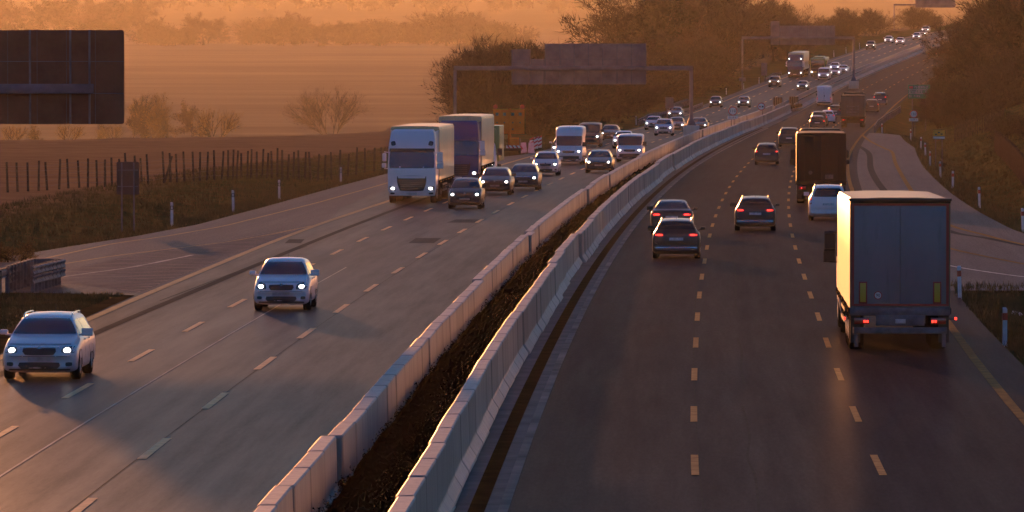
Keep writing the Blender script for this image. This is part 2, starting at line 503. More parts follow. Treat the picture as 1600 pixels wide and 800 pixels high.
line('left_edge_line', kf((100, -13.1), (170, -13.18), (217, -13.3), (245, -13.4), (271, -13.36), (310, -13.1), (450, -12.7), (640, -12.3), (1600, -12.6)), 60, 1500, .28, M_YELL, .012, 10)
line('slip_inner_line', kf((212, -19.5), (215, -19.29), (227, -18.09), (234, -16.93), (244, -15.28), (255, -14.25), (268, -13.5)), 208, 268, .15, M_YELL, .012, 3)
line('slip_outer_line', kf((225, -20.3), (243, -19.61), (251, -18.56), (267, -17.4), (288, -16.92), (312, -16.49), (344, -16.3), (400, -16.2), (450, -14.8)), 225, 450, .16, M_YELL, .012, 4)
px_line('slip_white_line', [(70, 437), (140, 427), (210, 417), (300, 399)], .18, M_SEAML)
px_line('ramp_yellow_line', [(1347, 211), (1360, 221), (1382, 232), (1394, 238), (1400, 257), (1422, 295), (1450, 330), (1485, 352.5), (1537, 367), (1575, 377), (1640, 391)], .26, M_YEL, .014)
px_line('ramp_inner_line', [(1330, 292), (1345, 330), (1400, 365), (1486, 389), (1530, 399), (1590, 411), (1660, 424)], .22, M_YEL, .014)
px_line('ramp_white_line', [(1430, 405), (1486, 416), (1534, 424), (1600, 433), (1660, 438)], .16, M_WHT, .014)
px_line('tar_strip', [(1337, 226), (1357, 239), (1361, 265), (1379, 295), (1420, 335), (1485, 362), (1540, 372), (1600, 384), (1640, 390)], .42, M_TAR, .009)
line('pale_lane_seam', kf((80, -8.35), (300, -8.5)), 85, 215, .05, M_SEAML, .009)
line('dark_lane_seam', -6.32, 70, 330, .016, M_TAR, .008)
line('dark_lane_seam', 4.17, 70, 330, .03, M_TAR, .008)
line('dark_shoulder_seam', kf((100, -12.5), (200, -11.9), (300, -11.6), (420, -11.2)), 100, 420, .3, M_TAR, .007)
px_line('crack_seal', [(1147, 410), (1150, 440), (1149, 475), (1155, 497)], .05, M_TAR, .006)
px_line('crack_seal', [(1152, 528), (1159, 550), (1158, 575), (1163, 600)], .06, M_TAR, .006)
px_line('crack_seal', [(1160, 635), (1171, 680), (1168, 715), (1180, 745), (1186, 800)], .05, M_TAR, .006)
px_line('crack_seal', [(1262, 455), (1270, 470), (1275, 488), (1287, 510)], .04, M_TAR, .006)
px_line('crack_seal', [(250, 470), (330, 440), (420, 405), (480, 385)], .05, M_TAR, .006)
M_PATCH = asphalt('asphalt_repair_patch', .020, .032, sh=(.02, .05))
for pp in ([(445, 380), (452, 374), (476, 374), (470, 380)], [(698, 348), (712, 343), (752, 343), (742, 348)], [(638, 380), (650, 372), (690, 372), (678, 380)], [(1400, 640), (1392, 600), (1420, 600), (1432, 640)], [(560, 700), (585, 672), (612, 672), (590, 700)]):
    poly_px('repair_patch', pp, .005, M_PATCH)
# dashed lane lines
def dashes(name, off, start, pitch, length, wd, y1, material):
    mb = MB(); f = off; Y = start
    while Y < y1:
        P = [Y + length * k / 2 for k in range(3)]
        L_ = [road_pt(q, f(q) - wd / 2, .012) for q in P]; R_ = [road_pt(q, f(q) + wd / 2, .012) for q in P]
        mb.strip(L_, R_); Y += pitch
    o = mb.build(name, material); tag(o, kind='structure'); return o
dashes('lane_dashes', kf((60, 4.0), (111, 4.09), (159, 4.23), (222, 4.34), (1600, 4.4)), 111 - 3.2 - 47.55, 15.85, 5.5, .14, 1500, M_ORG)
dashes('lane_dashes', kf((60, 7.3), (112, 7.47), (144, 7.61), (176, 7.77), (207, 7.82), (1600, 7.95)), 111 - 3.2 - 47.55, 15.85, 5.5, .14, 1500, M_ORG)
dashes('lane_dashes', kf((60, -6.15), (100, -6.19), (131, -6.31), (196, -6.42), (1600, -6.4)), 98.9 - 3.2 - 31.8, 16.1, 6.1, .17, 1500, M_ORGL)
dashes('lane_dashes', kf((60, -9.6), (120, -9.67), (182, -9.8), (247, -9.93), (1600, -9.7)), 119 - 3.2 - 48, 16.1, 6.1, .16, 1500, M_ORGL)
# fine transverse grooves in the gore on the left
mb = MB()
Y = 192.5
while Y < 262:
    a = -13.65
    b = lerpk([(192, -14.4), (202, -18.8), (225, -17.2), (262, -13.9)], Y)
    mb.add([road_pt(Y, a, .011), road_pt(Y + .5, a, .011), road_pt(Y + 2.6, b, .011), road_pt(Y + 2.1, b, .011)], [(0, 1, 2, 3)])
    Y += 1.35
tag(mb.build('gore_hatching', noisy('gore_groove_strip', (.12, .10, .085), (.24, .20, .17), .5, .6, 0)), kind='structure')
# shoulders and gores of grass
M_VERGE = noisy('gore_grass_soil', (.03, .022, .010), (.075, .05, .02), .5, .95, .7, .08)
poly_px('gore_ground', [(-120, 456), (90, 459), (135, 460), (211, 462), (172, 479), (127, 500), (60, 528), (-60, 580), (-220, 640)], .016, M_VERGE)
# ---------------------------------------------------------------- haze
hz = MB(); hz.box(-5200, 5200, -150, 17000, -16, 330)
haze = hz.build('haze', None)
tag(haze, kind='stuff')
hm = bpy.data.materials.new('haze_air'); hm.use_nodes = True
ht = hm.node_tree
for n_ in list(ht.nodes):
    if n_.type != 'OUTPUT_MATERIAL': ht.nodes.remove(n_)
pv = ht.nodes.new('ShaderNodeVolumePrincipled')
pv.inputs['Color'].default_value = (.93, .88, .84, 1)
pv.inputs['Density'].default_value = 0.0000148
pv.inputs['Anisotropy'].default_value = 0.66
ht.links.new(pv.outputs[0], ht.nodes['Material Output'].inputs['Volume'])
haze.data.materials.append(hm)
haze.visible_shadow = True

# ---------------------------------------------------------------- concrete barriers
def barrier_mesh():
    """one precast element, 3.98 m long, lying along +Y, origin at the middle of its base"""
    prof = [(-.30, 0), (-.30, .06), (-.16, .27), (-.14, 1.1), (.14, 1.1), (.16, .27), (.30, .06), (.30, 0)]
    bm = bmesh.new()
    rings = []
    for y in (-1.965, -1.90, 0, 1.90, 1.965):
        kk = 1 if abs(y) < 1.95 else .86
        rings.append([bm.verts.new((a * kk, y, b - (.03 if b > 1 and kk < 1 else 0))) for a, b in prof])
    k = len(prof)
    for r0, r1 in zip(rings, rings[1:]):
        for j in range(k):
            bm.faces.new((r0[j], r0[(j + 1) % k], r1[(j + 1) % k], r1[j]))
    bm.faces.new(rings[0][::-1]); bm.faces.new(rings[-1])
    bmesh.ops.recalc_face_normals(bm, faces=bm.faces[:])
    es = [e for e in bm.edges if e.is_manifold and e.calc_face_angle(0) > .5]
    bmesh.ops.bevel(bm, geom=es, offset=.022, segments=1, affect='EDGES')
    me = bpy.data.meshes.new('concrete_barrier_element'); bm.to_mesh(me); bm.free(); me.materials.append(M_CONC)
    return me
BME = barrier_mesh()
def barrier_row(off, label, group, n_ind, y_start, y_end, gap=None):
    rest = MB(); Y = y_start; i = 0; jit = 0; jz = 0
    prof = [(-.30, 0), (-.30, .06), (-.16, .27), (-.14, 1.1), (.14, 1.1), (.16, .27), (.30, .06), (.30, 0)]
    while Y < y_end:
        h = heading(Y)
        if i % random.choice((3, 5, 6, 7)) == 0: jit = random.uniform(-.07, .07); jz = random.uniform(-.04, .02)
        o_ = off + jit + random.uniform(-.012, .012)
        p = road_pt(Y, o_, jz)
        yaw = -h + random.uniform(-.006, .006)
        if i < n_ind:
            b = bpy.data.objects.new('concrete_barrier', BME); COL.objects.link(b)
            b.location = p; b.rotation_euler = (-math.atan2(zroad(Y + 2) - zroad(Y - 2), 4) * -1, random.uniform(-.006, .006), yaw)
            tag(b, label, 'barrier', group)
        else:
            dvec = Vector((math.sin(h), math.cos(h), 0)); rgt = Vector((math.cos(h), -math.sin(h), 0))
            a = p - dvec * 1.97; a.z = zroad(a.y); c = p + dvec * 1.97; c.z = zroad(c.y)
            rest.sweep([(a, rgt), (c, rgt)], prof)
        Y += 4.0 * math.cos(h); i += 1
    if rest.v:
        o = rest.build('concrete_barriers', M_CONCF); fixn(o); return o
ra = barrier_row(-.33, 'precast concrete barrier element in the row beside the receding lanes', 'concrete barriers on the right-hand side of the median', 150, 82, 765)
tag(ra, 'distant run of pale concrete barrier beside the receding lanes', 'barrier', kind='stuff')
rb = barrier_row(-2.12, 'precast concrete barrier element in the row beside the oncoming lanes', 'concrete barriers on the left-hand side of the median', 150, 80, 755)
tag(rb, 'distant run of pale concrete barrier beside the oncoming lanes', 'barrier', kind='stuff')
# beyond the gap the median is walled by cast in place walls
def wall_run(off, y0, y1, name, label, w_=.10, hgt=.72):
    mb = MB(); path = []
    for Y in frange(y0, y1, 8):
        h = heading(Y); path.append((road_pt(Y, off), Vector((math.cos(h), -math.sin(h), 0))))
    mb.sweep(path, [(-w_ - .12, 0), (-w_, .25), (-w_ * .7, hgt), (w_ * .7, hgt), (w_, .25), (w_ + .12, 0)])
    o = mb.build(name, M_CONCF); fixn(o); tag(o, label, 'barrier'); return o
wall_run(-2.3, 768, 1600, 'median_wall', 'long pale median wall beside the oncoming lanes beyond the dark plates')
wall_run(-.45, 790, 1600, 'median_wall', 'long pale median wall beside the receding lanes beyond the dark plates')
kb = MB(); path = []  # kerb added for the sunlit wall foot; the glow is in its cream colour
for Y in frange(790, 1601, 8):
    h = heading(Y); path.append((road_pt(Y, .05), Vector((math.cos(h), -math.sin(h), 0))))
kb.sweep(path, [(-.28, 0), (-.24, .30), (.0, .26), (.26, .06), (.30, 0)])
o = kb.build('sunlit_foot_kerb', noisy('sunlit_foot_tone', (.40, .33, .25), (.62, .52, .40), .5, .6, 0)); fixn(o); tag(o, 'sloping kerb added as the sunlit foot of the far median wall, sunlight in its colour', 'kerb')

# ---------------------------------------------------------------- trees and hedges
def leafmat(name, c0, c1, sc=.8):
    m = mat(name, rough=.8, spec=0); t = NT(m)
    rnd = t.n('ShaderNodeObjectInfo').outputs['Random']
    a = t.noise(t.obj(), sc, 3, .6)
    f = t.math('ADD', t.math('MULTIPLY', a, .8), t.math('MULTIPLY', t.math('SUBTRACT', rnd, .3), .35))
    t.l(t.ramp(f, [(.3, c0), (.65, c1)]), t.b.inputs['Base Color'])
    return m
M_BARK = leafmat('bark', (.030, .020, .014), (.075, .052, .036))
M_TWIG = leafmat('bare_twigs', (.020, .015, .012), (.055, .038, .030))
M_OLIVE = leafmat('olive_autumn_leaves', (.024, .020, .013), (.066, .050, .030))
M_RUST = leafmat('rusty_autumn_leaves', (.034, .021, .016), (.080, .047, .032))
M_GOLD = leafmat('golden_autumn_leaves', (.10, .06, .018), (.25, .14, .04))
M_GREEN = leafmat('dull_green_leaves', (.014, .016, .008), (.040, .040, .018))
def rvec(rng):
    while True:
        v = Vector((rng.uniform(-1, 1), rng.uniform(-1, 1), rng.uniform(-1, 1)))
        if .05 < v.length < 1: return v.normalized()
def tree_proto(seed, hgt=10.0, style='round', twigs=4000, leaves=0, leaf=.16, tw=.035, tl=.8):
    rng = random.Random(seed)
    wood = MB(); tips = []
    def grow(p, d, ln, r, depth, maxd, up, spread):
        q = p; segs = 3
        for k in range(segs):
            d = (d + rvec(rng) * .16 + Vector((0, 0, up))).normalized()
            q2 = q + d * ln / segs
            wood.tube(q, q2, r * (1 - .22 * k), r * (1 - .22 * (k + 1)), n=5 if depth < 2 else 3, cap=False)
            q = q2
            if depth < maxd and k >= (1 if depth == 0 else 0):
                for c_ in range(2 if depth < 2 else 1):
                    dd = (d * (1 - spread) + rvec(rng) * spread).normalized()
                    grow(q, dd, ln * rng.uniform(.55, .8), r * .5, depth + 1, maxd, up, spread)
            if depth >= maxd - 1: tips.append((q.copy(), d.copy()))
        if depth < maxd: grow(q, (d + rvec(rng) * .3).normalized(), ln * .7, r * .6, depth + 1, maxd, up, spread)
    if style == 'bush':
        for i in range(15):
            a = rng.uniform(0, 6.28); tilt = rng.uniform(.05, .62)
            grow(Vector((math.cos(a) * .5, math.sin(a) * .5, -.3)), Vector((math.cos(a) * tilt, math.sin(a) * tilt, 1)).normalized(), hgt * .36, .11, 1, 3, .05, .5)
    elif style == 'poplar':
        p = Vector((0, 0, -.3)); n = 14
        for i in range(n):
            p2 = p + Vector((rng.uniform(-.1, .1), rng.uniform(-.1, .1), hgt * .93 / n))
            wood.tube(p, p2, .26 * (1 - i / n) + .03, .26 * (1 - (i + 1) / n) + .03, n=6, cap=False); p = p2
            if i > 1:
                for c_ in range(5):
                    a = rng.uniform(0, 6.28)
                    grow(p, Vector((math.cos(a) * .55, math.sin(a) * .55, 1)).normalized(), hgt * .13 * (1.3 - i / n), .05, 2, 3, .12, .4)
    elif style == 'bare':
        for i in range(7):
            a = rng.uniform(0, 6.28); tilt = rng.uniform(.15, .75)
            grow(Vector((math.cos(a) * .15, math.sin(a) * .15, -.3)), Vector((math.cos(a) * tilt, math.sin(a) * tilt, 1)).normalized(), hgt * .36, .09, 0, 2, .03, .33)
    else:
        grow(Vector((0, 0, -.4)), Vector((0, 0, 1)), hgt * .40, .24, 0, 3, .05, .62)
    crown = MB()
    for i in range(twigs):
        p, d = tips[rng.randrange(len(tips))]
        a = p + rvec(rng) * rng.uniform(0, .55)
        dd = (d * .7 + rvec(rng) * .8 + Vector((0, 0, .35))).normalized()
        b = a + dd * rng.uniform(.35, 1.0) * tl
        sd_ = dd.cross(rvec(rng)).normalized() * tw * rng.uniform(.6, 1.3)
        crown.add([a - sd_, a + sd_, b], [(0, 1, 2)])
    for i in range(leaves):
        p, d = tips[rng.randrange(len(tips))]
        c_ = p + rvec(rng) * rng.uniform(0, .75) ** .8
        u = rvec(rng); v = u.cross(rvec(rng)).normalized(); s_ = leaf * rng.uniform(.5, 1.3)
        crown.add([c_ - u * s_, c_ + v * s_ * .6, c_ + u * s_, c_ - v * s_ * .6], [(0, 1, 2, 3)])
    zmax = max(v[2] for v in crown.v)
    k = hgt / zmax
    wm = wood.mesh('trunk'); cm_ = crown.mesh('crown')
    for me in (wm, cm_):
        me.transform(Matrix.Scale(k, 4))
    return wm, cm_
def mk_proto(mats, **kw):
    wm, cm_ = tree_proto(**kw)
    wm.materials.append(M_BARK); cm_.materials.append(mats)
    return wm, cm_, kw['hgt']
P_BUSH = [mk_proto(M_TWIG, seed=i, hgt=9, style='bush', twigs=7500, leaves=500, tl=1.0, tw=.04) for i in (1, 2)]
P_BUSHL = [mk_proto(M_OLIVE, seed=i, hgt=9, style='bush', twigs=3500, leaves=4200, leaf=.17) for i in (3, 4)]
P_RND = [mk_proto(M_RUST, seed=i, hgt=11, style='round', twigs=3500, leaves=4500, leaf=.16) for i in (5, 6)]
P_RNDO = [mk_proto(M_OLIVE, seed=i, hgt=11, style='round', twigs=3500, leaves=5000, leaf=.17) for i in (7, 8)]
P_GRN = [mk_proto(M_GREEN, seed=9, hgt=11, style='round', twigs=2500, leaves=6000, leaf=.2)]
P_BARET = [mk_proto(M_TWIG, seed=i, hgt=10, style='round', twigs=6500, leaves=300, tl=1.1, tw=.035) for i in (10, 11)]
P_BARE = [mk_proto(M_TWIG, seed=12, hgt=9, style='bare', twigs=2600, leaves=0, tl=.9, tw=.018)]
P_POP = [mk_proto(M_OLIVE, seed=i, hgt=17, style='poplar', twigs=5000, leaves=4500, leaf=.2) for i in (13, 14)]
P_GOLD = [mk_proto(M_GOLD, seed=15, hgt=6, style='round', twigs=1500, leaves=1400, leaf=.11, tw=.02)]
P_GOLDB = [mk_proto(M_GOLD, seed=16, hgt=6, style='bare', twigs=1500, leaves=700, leaf=.09, tw=.016)]
# every prototype mesh is used by at least one tree: copies share it
def plant(proto, x, y, hgt, label, group=None, wide=1.0, name='tree', rng=random, z=None):
    wm, cm_, h0 = proto
    k = hgt / h0
    zz = terrain(x, y) if z is None else z
    t = thing(name, label, 'bush' if name == 'bush' else 'tree', (x, y, zz - .1), rng.uniform(0, 6.28), group)
    t.scale = (k * wide, k * wide, k)
    a = bpy.data.objects.new('trunk', wm); COL.objects.link(a); a.parent = t
    b = bpy.data.objects.new('crown', cm_); COL.objects.link(b); b.parent = t
    return t
def ypx(z, Y):      # photo row of height z at distance Y
    vz = z - HC
    return 400 - FPX * (_s * Y + _c * vz) / (_c * Y - _s * vz)
def z_at(py, Y): return at_dist(800, py, Y).z
rt = random.Random(42)
# the big round bush beside the gantry
X = at_dist(795, 200, 575).x
for px_, Y_, h_, w_ in ((752, 585, 10.0, .72), (795, 600, 10.6, 1.0), (838, 590, 9.9, .9)):
    zz = terrain(at_dist(px_, 200, Y_).x, Y_)
    plant(P_BUSH[Y_ % 2], at_dist(px_, 200, Y_).x, Y_, z_at(52 if px_ == 795 else 62, Y_) - zz + .5, {752: 'bare round bush with feathery outline at the left end of the wood', 795: 'tallest bare bush behind the left half of the near sign gantry', 838: 'bare bush just left of the big grey sign panel on the near gantry'}[px_], None, w_, 'bush', rt)
OUT = [(690, 115), (705, 95), (760, 58), (850, 55), (872, 88), (900, 74), (940, 62), (985, 48), (1008, 25), (1018, -45), (1130, -45), (1150, 12), (1165, -15), (1232, -15), (1242, 30), (1290, 34), (1312, 8), (1345, -10), (1452, 5)]
cnt = 0
for (Y0, Y1, n) in ((575, 640, 16), (650, 760, 26), (780, 900, 26), (900, 1050, 26), (1050, 1250, 24), (1250, 1480, 20)):
    for i in range(n):
        Y_ = rt.uniform(Y0, Y1)
        lim = 800 + FPX * (M(Y_) + lerpk(LE, Y_) - 5.0) / Y_
        left_ = {575: 775, 650: 760, 780: 860, 900: 930, 1050: 1000, 1250: 1120}[Y0]
        px_ = left_ + (lim - left_) * ((i + rt.uniform(.1, .9)) / n)
        x = at_dist(px_, 200, Y_).x
        zz = terrain(x, Y_)
        top = lerpk(OUT, px_) + rt.uniform(0, 34) * (1.0 if i % 3 else .2)
        zt = z_at(top, Y_)
        h_ = zt - zz
        edge = (lim - px_) / FPX * Y_
        h_ = min(h_, {575: 8.5, 650: 10, 780: 15, 900: 17, 1050: 17, 1250: 15}[Y0], 5.5 + edge * 1.1)
        if h_ < 3: h_ = rt.uniform(2.6, 4)
        if 1010 < px_ < 1240 and h_ > 12 and rt.random() < .55: pr = rt.choice(P_POP)
        elif h_ < 8.5: pr = rt.choice(P_BUSH + P_BUSHL)
        else: pr = rt.choice(P_RND + P_RNDO + P_BARET + P_BARET + P_BUSH)
        plant(pr, x, Y_, h_, 'autumn tree in the dark wood along the left side of the motorway', 'trees of the wood left of the motorway', (1.3 if Y0 > 700 else 1.0) if pr not in P_POP else 1.1, 'tree', rt)
        cnt += 1
# wood on the right, crowding the road edge
OUTR = [(1425, 150), (1433, 105), (1447, 98), (1452, 65), (1462, 48), (1478, 20), (1495, -10), (1620, -60)]
for (Y0, Y1, n) in ((600, 680, 13), (690, 800, 14), (800, 930, 15), (940, 1100, 12), (1100, 1300, 8)):
    for i in range(n):
        Y_ = rt.uniform(Y0, Y1)
        lim = 800 + FPX * (M(Y_) + lerpk(RE, Y_) + (6.5 if Y0 < 690 else 6.0)) / Y_
        px_ = lim + (1640 - lim) * ((i + rt.uniform(.1, .9)) / n)
        x = at_dist(px_, 200, Y_).x; zz = terrain(x, Y_)
        zt = z_at(lerpk(OUTR, px_) + rt.uniform(-10, 25), Y_)
        h_ = min(zt - zz, 16, 4.0 + (px_ - lim) / FPX * Y_ * 1.3)
        if Y0 == 600: h_ = min(h_, rt.uniform(4, 7.5))
        if h_ < 2.5: h_ = 2.5
        pr = rt.choice(P_BUSH + P_BUSHL + P_RND) if h_ < 8.5 else rt.choice(P_RND + P_BARET + P_BARET)
        plant(pr, x, Y_, h_, 'reddish brown tree in the wood crowding the right side of the motorway', 'trees of the wood right of the motorway', 1.12, 'tree', rt)
# trees standing in the dip beyond the near field
def lone(px_, py_top, Y_, pr, label, wide=1.0, group=None, name='tree'):
    x = at_dist(px_, 200, Y_).x; zz = terrain(x, Y_)
    return plant(pr, x, Y_, z_at(py_top, Y_) - zz, label, group, wide, name, rt)
lone(520, 122, 1290, P_BARE[0], 'lone bare tree with fanned branches beyond the near field', 1.05)
lone(262, 138, 1280, P_GOLD[0], 'orange leaved tree to the right of the big overhead sign', .9)
lone(300, 150, 1300, P_RND[0], 'rusty tree between the two golden trees beyond the field', .7)
lone(338, 155, 1280, P_GOLDB[0], 'golden tree on thin stems, rightmost of the trees beyond the field', 1.0)
lone(208, 140, 1310, P_BARET[0], 'hazy bare tree close to the right edge of the overhead sign', .75)
lone(236, 138, 1320, P_GOLDB[0], 'thin golden tree partly behind the orange leaved tree', .8)
for k, (px_, py_) in enumerate(((25, 186), (62, 190), (108, 184), (150, 190), (176, 186))):
    lone(px_, py_, 1250 + 12 * k, P_GOLD[0] if k % 2 else P_GOLDB[0], 'golden shrub whose top shows under the big overhead sign', 1.0, 'golden shrubs under the overhead sign', 'bush')
# hedgerows far out in the haze
for i in range(74):
    px_ = -30 + 11.5 * i + rt.uniform(-6, 6)
    Y_ = 3400 + rt.uniform(-90, 90)
    if 330 < px_ < 385 or 180 < px_ < 215: continue
    big = 1.0 if rt.random() < .25 else .72
    tp = lerpk([(-40, 30), (180, 28), (250, 22), (300, 25), (322, 8), (345, 10), (370, 45), (400, 22), (470, 12), (520, 16), (600, 22), (660, 12), (700, 8), (740, 5), (860, 25), (1000, 20)], px_)
    h_ = max(8.0, (z_at(tp, Y_) - terrain(at_dist(px_, 200, Y_).x, Y_)) * big * rt.uniform(.85, 1.05))
    lone_x = at_dist(px_, 200, Y_).x
    plant(rt.choice(P_RNDO + P_BARET + P_BUSHL), lone_x, Y_, h_, 'hazy tree in the far hedgerow across the pale field', 'trees of the far hedgerow', 1.5, 'tree', rt)
for i in range(40):
    px_ = -40 + rt.uniform(0, 27) + 27 * i
    Y_ = (3900 if px_ < 250 else 5150) + rt.uniform(-120, 120)
    x = at_dist(px_, 200, Y_).x
    plant(rt.choice(P_RNDO + P_BARET), x, Y_, rt.uniform(22, 31) if px_ < 250 else rt.uniform(18, 27), 'faint tree in the farthest row, almost lost in the glowing haze', 'trees of the farthest row', 1.4, 'tree', rt)

# ---------------------------------------------------------------- vehicles
def paint(name, col, rough=.35, metal=.0, coat=.25):
    m = mat(name, col, rough, metal, coat)
    if 'done' not in m:
        t = NT(m); d = t.noise(t.obj(), 2.2, 5, .65); z = t.n('ShaderNodeSeparateXYZ'); t.l(t.obj(), z.inputs[0])
        low = t.n('ShaderNodeMapRange'); t.l(z.outputs[2], low.inputs[0]); low.inputs[1].default_value = .9; low.inputs[2].default_value = .15; low.inputs[3].default_value = 0; low.inputs[4].default_value = .55
        f = t.math('MULTIPLY', low.outputs[0], d)
        t.l(t.mix(f, col, (.10, .085, .07)), t.b.inputs['Base Color'])      # road dirt thrown up on the lower panels
        t.l(t.math('ADD', rough, t.math('MULTIPLY', f, .6)), t.b.inputs['Roughness'])
        m['done'] = 1
    return m
PT = {
    'silver': paint('silver_paint', (.66, .56, .62), .34, .2), 'white': paint('white_paint', (.78, .66, .70), .32), 'pale': paint('pale_silver_paint', (.72, .62, .67), .34, .15),
    'black': paint('black_paint', (.005, .005, .006), .3, 0, .1), 'dark': paint('dark_grey_paint', (.011, .011, .014), .32, 0, .1), 'navy': paint('navy_paint', (.015, .018, .045), .22),
    'brown': paint('brown_paint', (.06, .035, .025), .28), 'maroon': paint('maroon_paint', (.12, .03, .028), .3), 'grey': paint('mid_grey_paint', (.15, .15, .17), .3, .4),
    'blue': paint('truck_blue_paint', (.010, .030, .14), .55, 0, .05), 'green': paint('lime_green_paint', (.24, .27, .07), .5), 'purple': paint('purple_paint', (.05, .022, .085), .5), 'yellow': paint('yellow_paint', (.45, .32, .06), .45)}
M_GLASS = mat('dark_glass', (.012, .014, .018), .06, 0, 0, .5)
M_GLASSB = mat('windscreen_glass', (.016, .018, .024), .10, 0, .6, .8)
M_RUB = noisy('tyre_rubber', (.008, .008, .008), (.02, .018, .017), 6, .85, .3, .01)
M_RIM = mat('alloy_rim', (.32, .32, .33), .35, .9)
M_PLAST = mat('black_plastic', (.012, .012, .013), .5)
M_CHROME = mat('chrome_trim', (.55, .55, .56), .2, 1)
M_PLATE = noisy('number_plate_white', (.28, .28, .32), (.55, .55, .60), 9, .5, 0)
M_HEAD = mat('lit_headlamp', (.8, .85, .9), .2, 0, 0, .5, (1.0, .93, .88), 9)
M_HEADG = mat('headlamp_housing', (.13, .135, .15), .1, .4, 1)
M_TAIL = mat('tail_lamp_red', (.25, .008, .006), .2, 0, 1)
M_TAILL = mat('lit_tail_lamp', (.6, .02, .01), .3, 0, 0, .5, (1.0, .035, .02), 1.6)
M_AMBER = mat('amber_lamp', (.5, .18, .02), .3)
class Decal:
    def __init__(s, obj):
        bm = bmesh.new(); bm.from_mesh(obj.data); s.bvh = BVHTree.FromBMesh(bm); bm.free(); s.o = obj
    def hit(s, a, b, axis):
        if axis == 'front': o, d = Vector((a, 30, b)), Vector((0, -1, 0))
        elif axis == 'rear': o, d = Vector((a, -30, b)), Vector((0, 1, 0))
        elif axis == 'right': o, d = Vector((30, a, b)), Vector((-1, 0, 0))
        elif axis == 'left': o, d = Vector((-30, a, b)), Vector((1, 0, 0))
        elif axis == 'top': o, d = Vector((a, b, 30)), Vector((0, 0, -1))
        h = s.bvh.ray_cast(o, d)
        if h[0] is None:
            mid = {'front': Vector((a, 2, b)), 'rear': Vector((a, -2, b)), 'right': Vector((1, a, b)), 'left': Vector((-1, a, b)), 'top': Vector((a, b, 2))}[axis]
            h = s.bvh.find_nearest(mid)
            return h[0], -d
        return h[0], -d
    def patch(s, name, quad, axis, material, parent, off=.008, n=5, m=4, rnd=0.0, thick=.02, smooth=True):
        """panel lying on the body: quad = bottom-left, bottom-right, top-right, top-left seen along the axis"""
        P = []
        for j in range(m + 1):
            for i in range(n + 1):
                u, v = i / n, j / m
                if rnd:
                    uu, vv = 2 * u - 1, 2 * v - 1
                    k = rnd
                    uu, vv = uu * (1 - k * vv * vv * .5) if abs(vv) > .5 else uu, vv * (1 - k * uu * uu * .5)
                    u, v = (uu + 1) / 2, (vv + 1) / 2
                a = (quad[0][0] * (1 - u) + quad[1][0] * u) * (1 - v) + (quad[3][0] * (1 - u) + quad[2][0] * u) * v
                b = (quad[0][1] * (1 - u) + quad[1][1] * u) * (1 - v) + (quad[3][1] * (1 - u) + quad[2][1] * u) * v
                p, d = s.hit(a, b, axis)
                P.append((p, d))
        mb = MB(); N = (n + 1) * (m + 1)
        V = [p + d * off for p, d in P] + [p + d * (off - thick) for p, d in P]
        F = []
        for j in range(m):
            for i in range(n):
                q = j * (n + 1) + i
                F.append((q, q + 1, q + n + 2, q + n + 1))
        ring = [i for i in range(n + 1)] + [j * (n + 1) + n for j in range(1, m + 1)] + [m * (n + 1) + i for i in range(n - 1, -1, -1)] + [j * (n + 1) for j in range(m - 1, 0, -1)]
        for a, b in zip(ring, ring[1:] + ring[:1]): F.append((a, a + N, b + N, b))
        mb.add(V, F)
        o = mb.build(name, material, parent); fixn(o); smooth_angle(o, 40)
        return o
def wheel(parent, x, y, r, w_, side):
    mb = MB(); prof = [(-.5, .62), (-.5, .93), (-.38, 1), (.38, 1), (.5, .93), (.5, .62)]
    n = 20; V = []
    for i in range(n):
        a = 2 * math.pi * i / n
        for u, q in prof: V.append((x + u * w_, y + q * r * math.cos(a), r + q * r * math.sin(a)))
    k = len(prof); F = [(i * k + j, i * k + j + 1, ((i + 1) % n) * k + j + 1, ((i + 1) % n) * k + j) for i in range(n) for j in range(k - 1)]
    mb.add(V, F)
    # inner disc
    mb.tube((x - side * w_ * .1, y, r), (x - side * w_ * .3, y, r), r * .62, n=16)
    o = mb.build('wheel', M_RUB, parent); fixn(o); smooth_angle(o, 40)
    rm = MB(); xo = x + side * w_ * .42
    for i in range(7):
        a = 2 * math.pi * i / 7
        rm.tube((xo, y, r), (xo, y + math.cos(a) * r * .6, r + math.sin(a) * r * .6), r * .09, r * .06, n=5)
    rm.tube((xo - side * .03, y, r), (xo + side * .01, y, r), r * .15, n=10)
    for i in range(16):
        a0, a1 = 2 * math.pi * i / 16, 2 * math.pi * (i + 1) / 16
        rm.tube((xo, y + math.cos(a0) * r * .6, r + math.sin(a0) * r * .6), (xo, y + math.cos(a1) * r * .6, r + math.sin(a1) * r * .6), r * .035, n=4, cap=False)
    rm.build('rim', M_RIM, o)
    return o
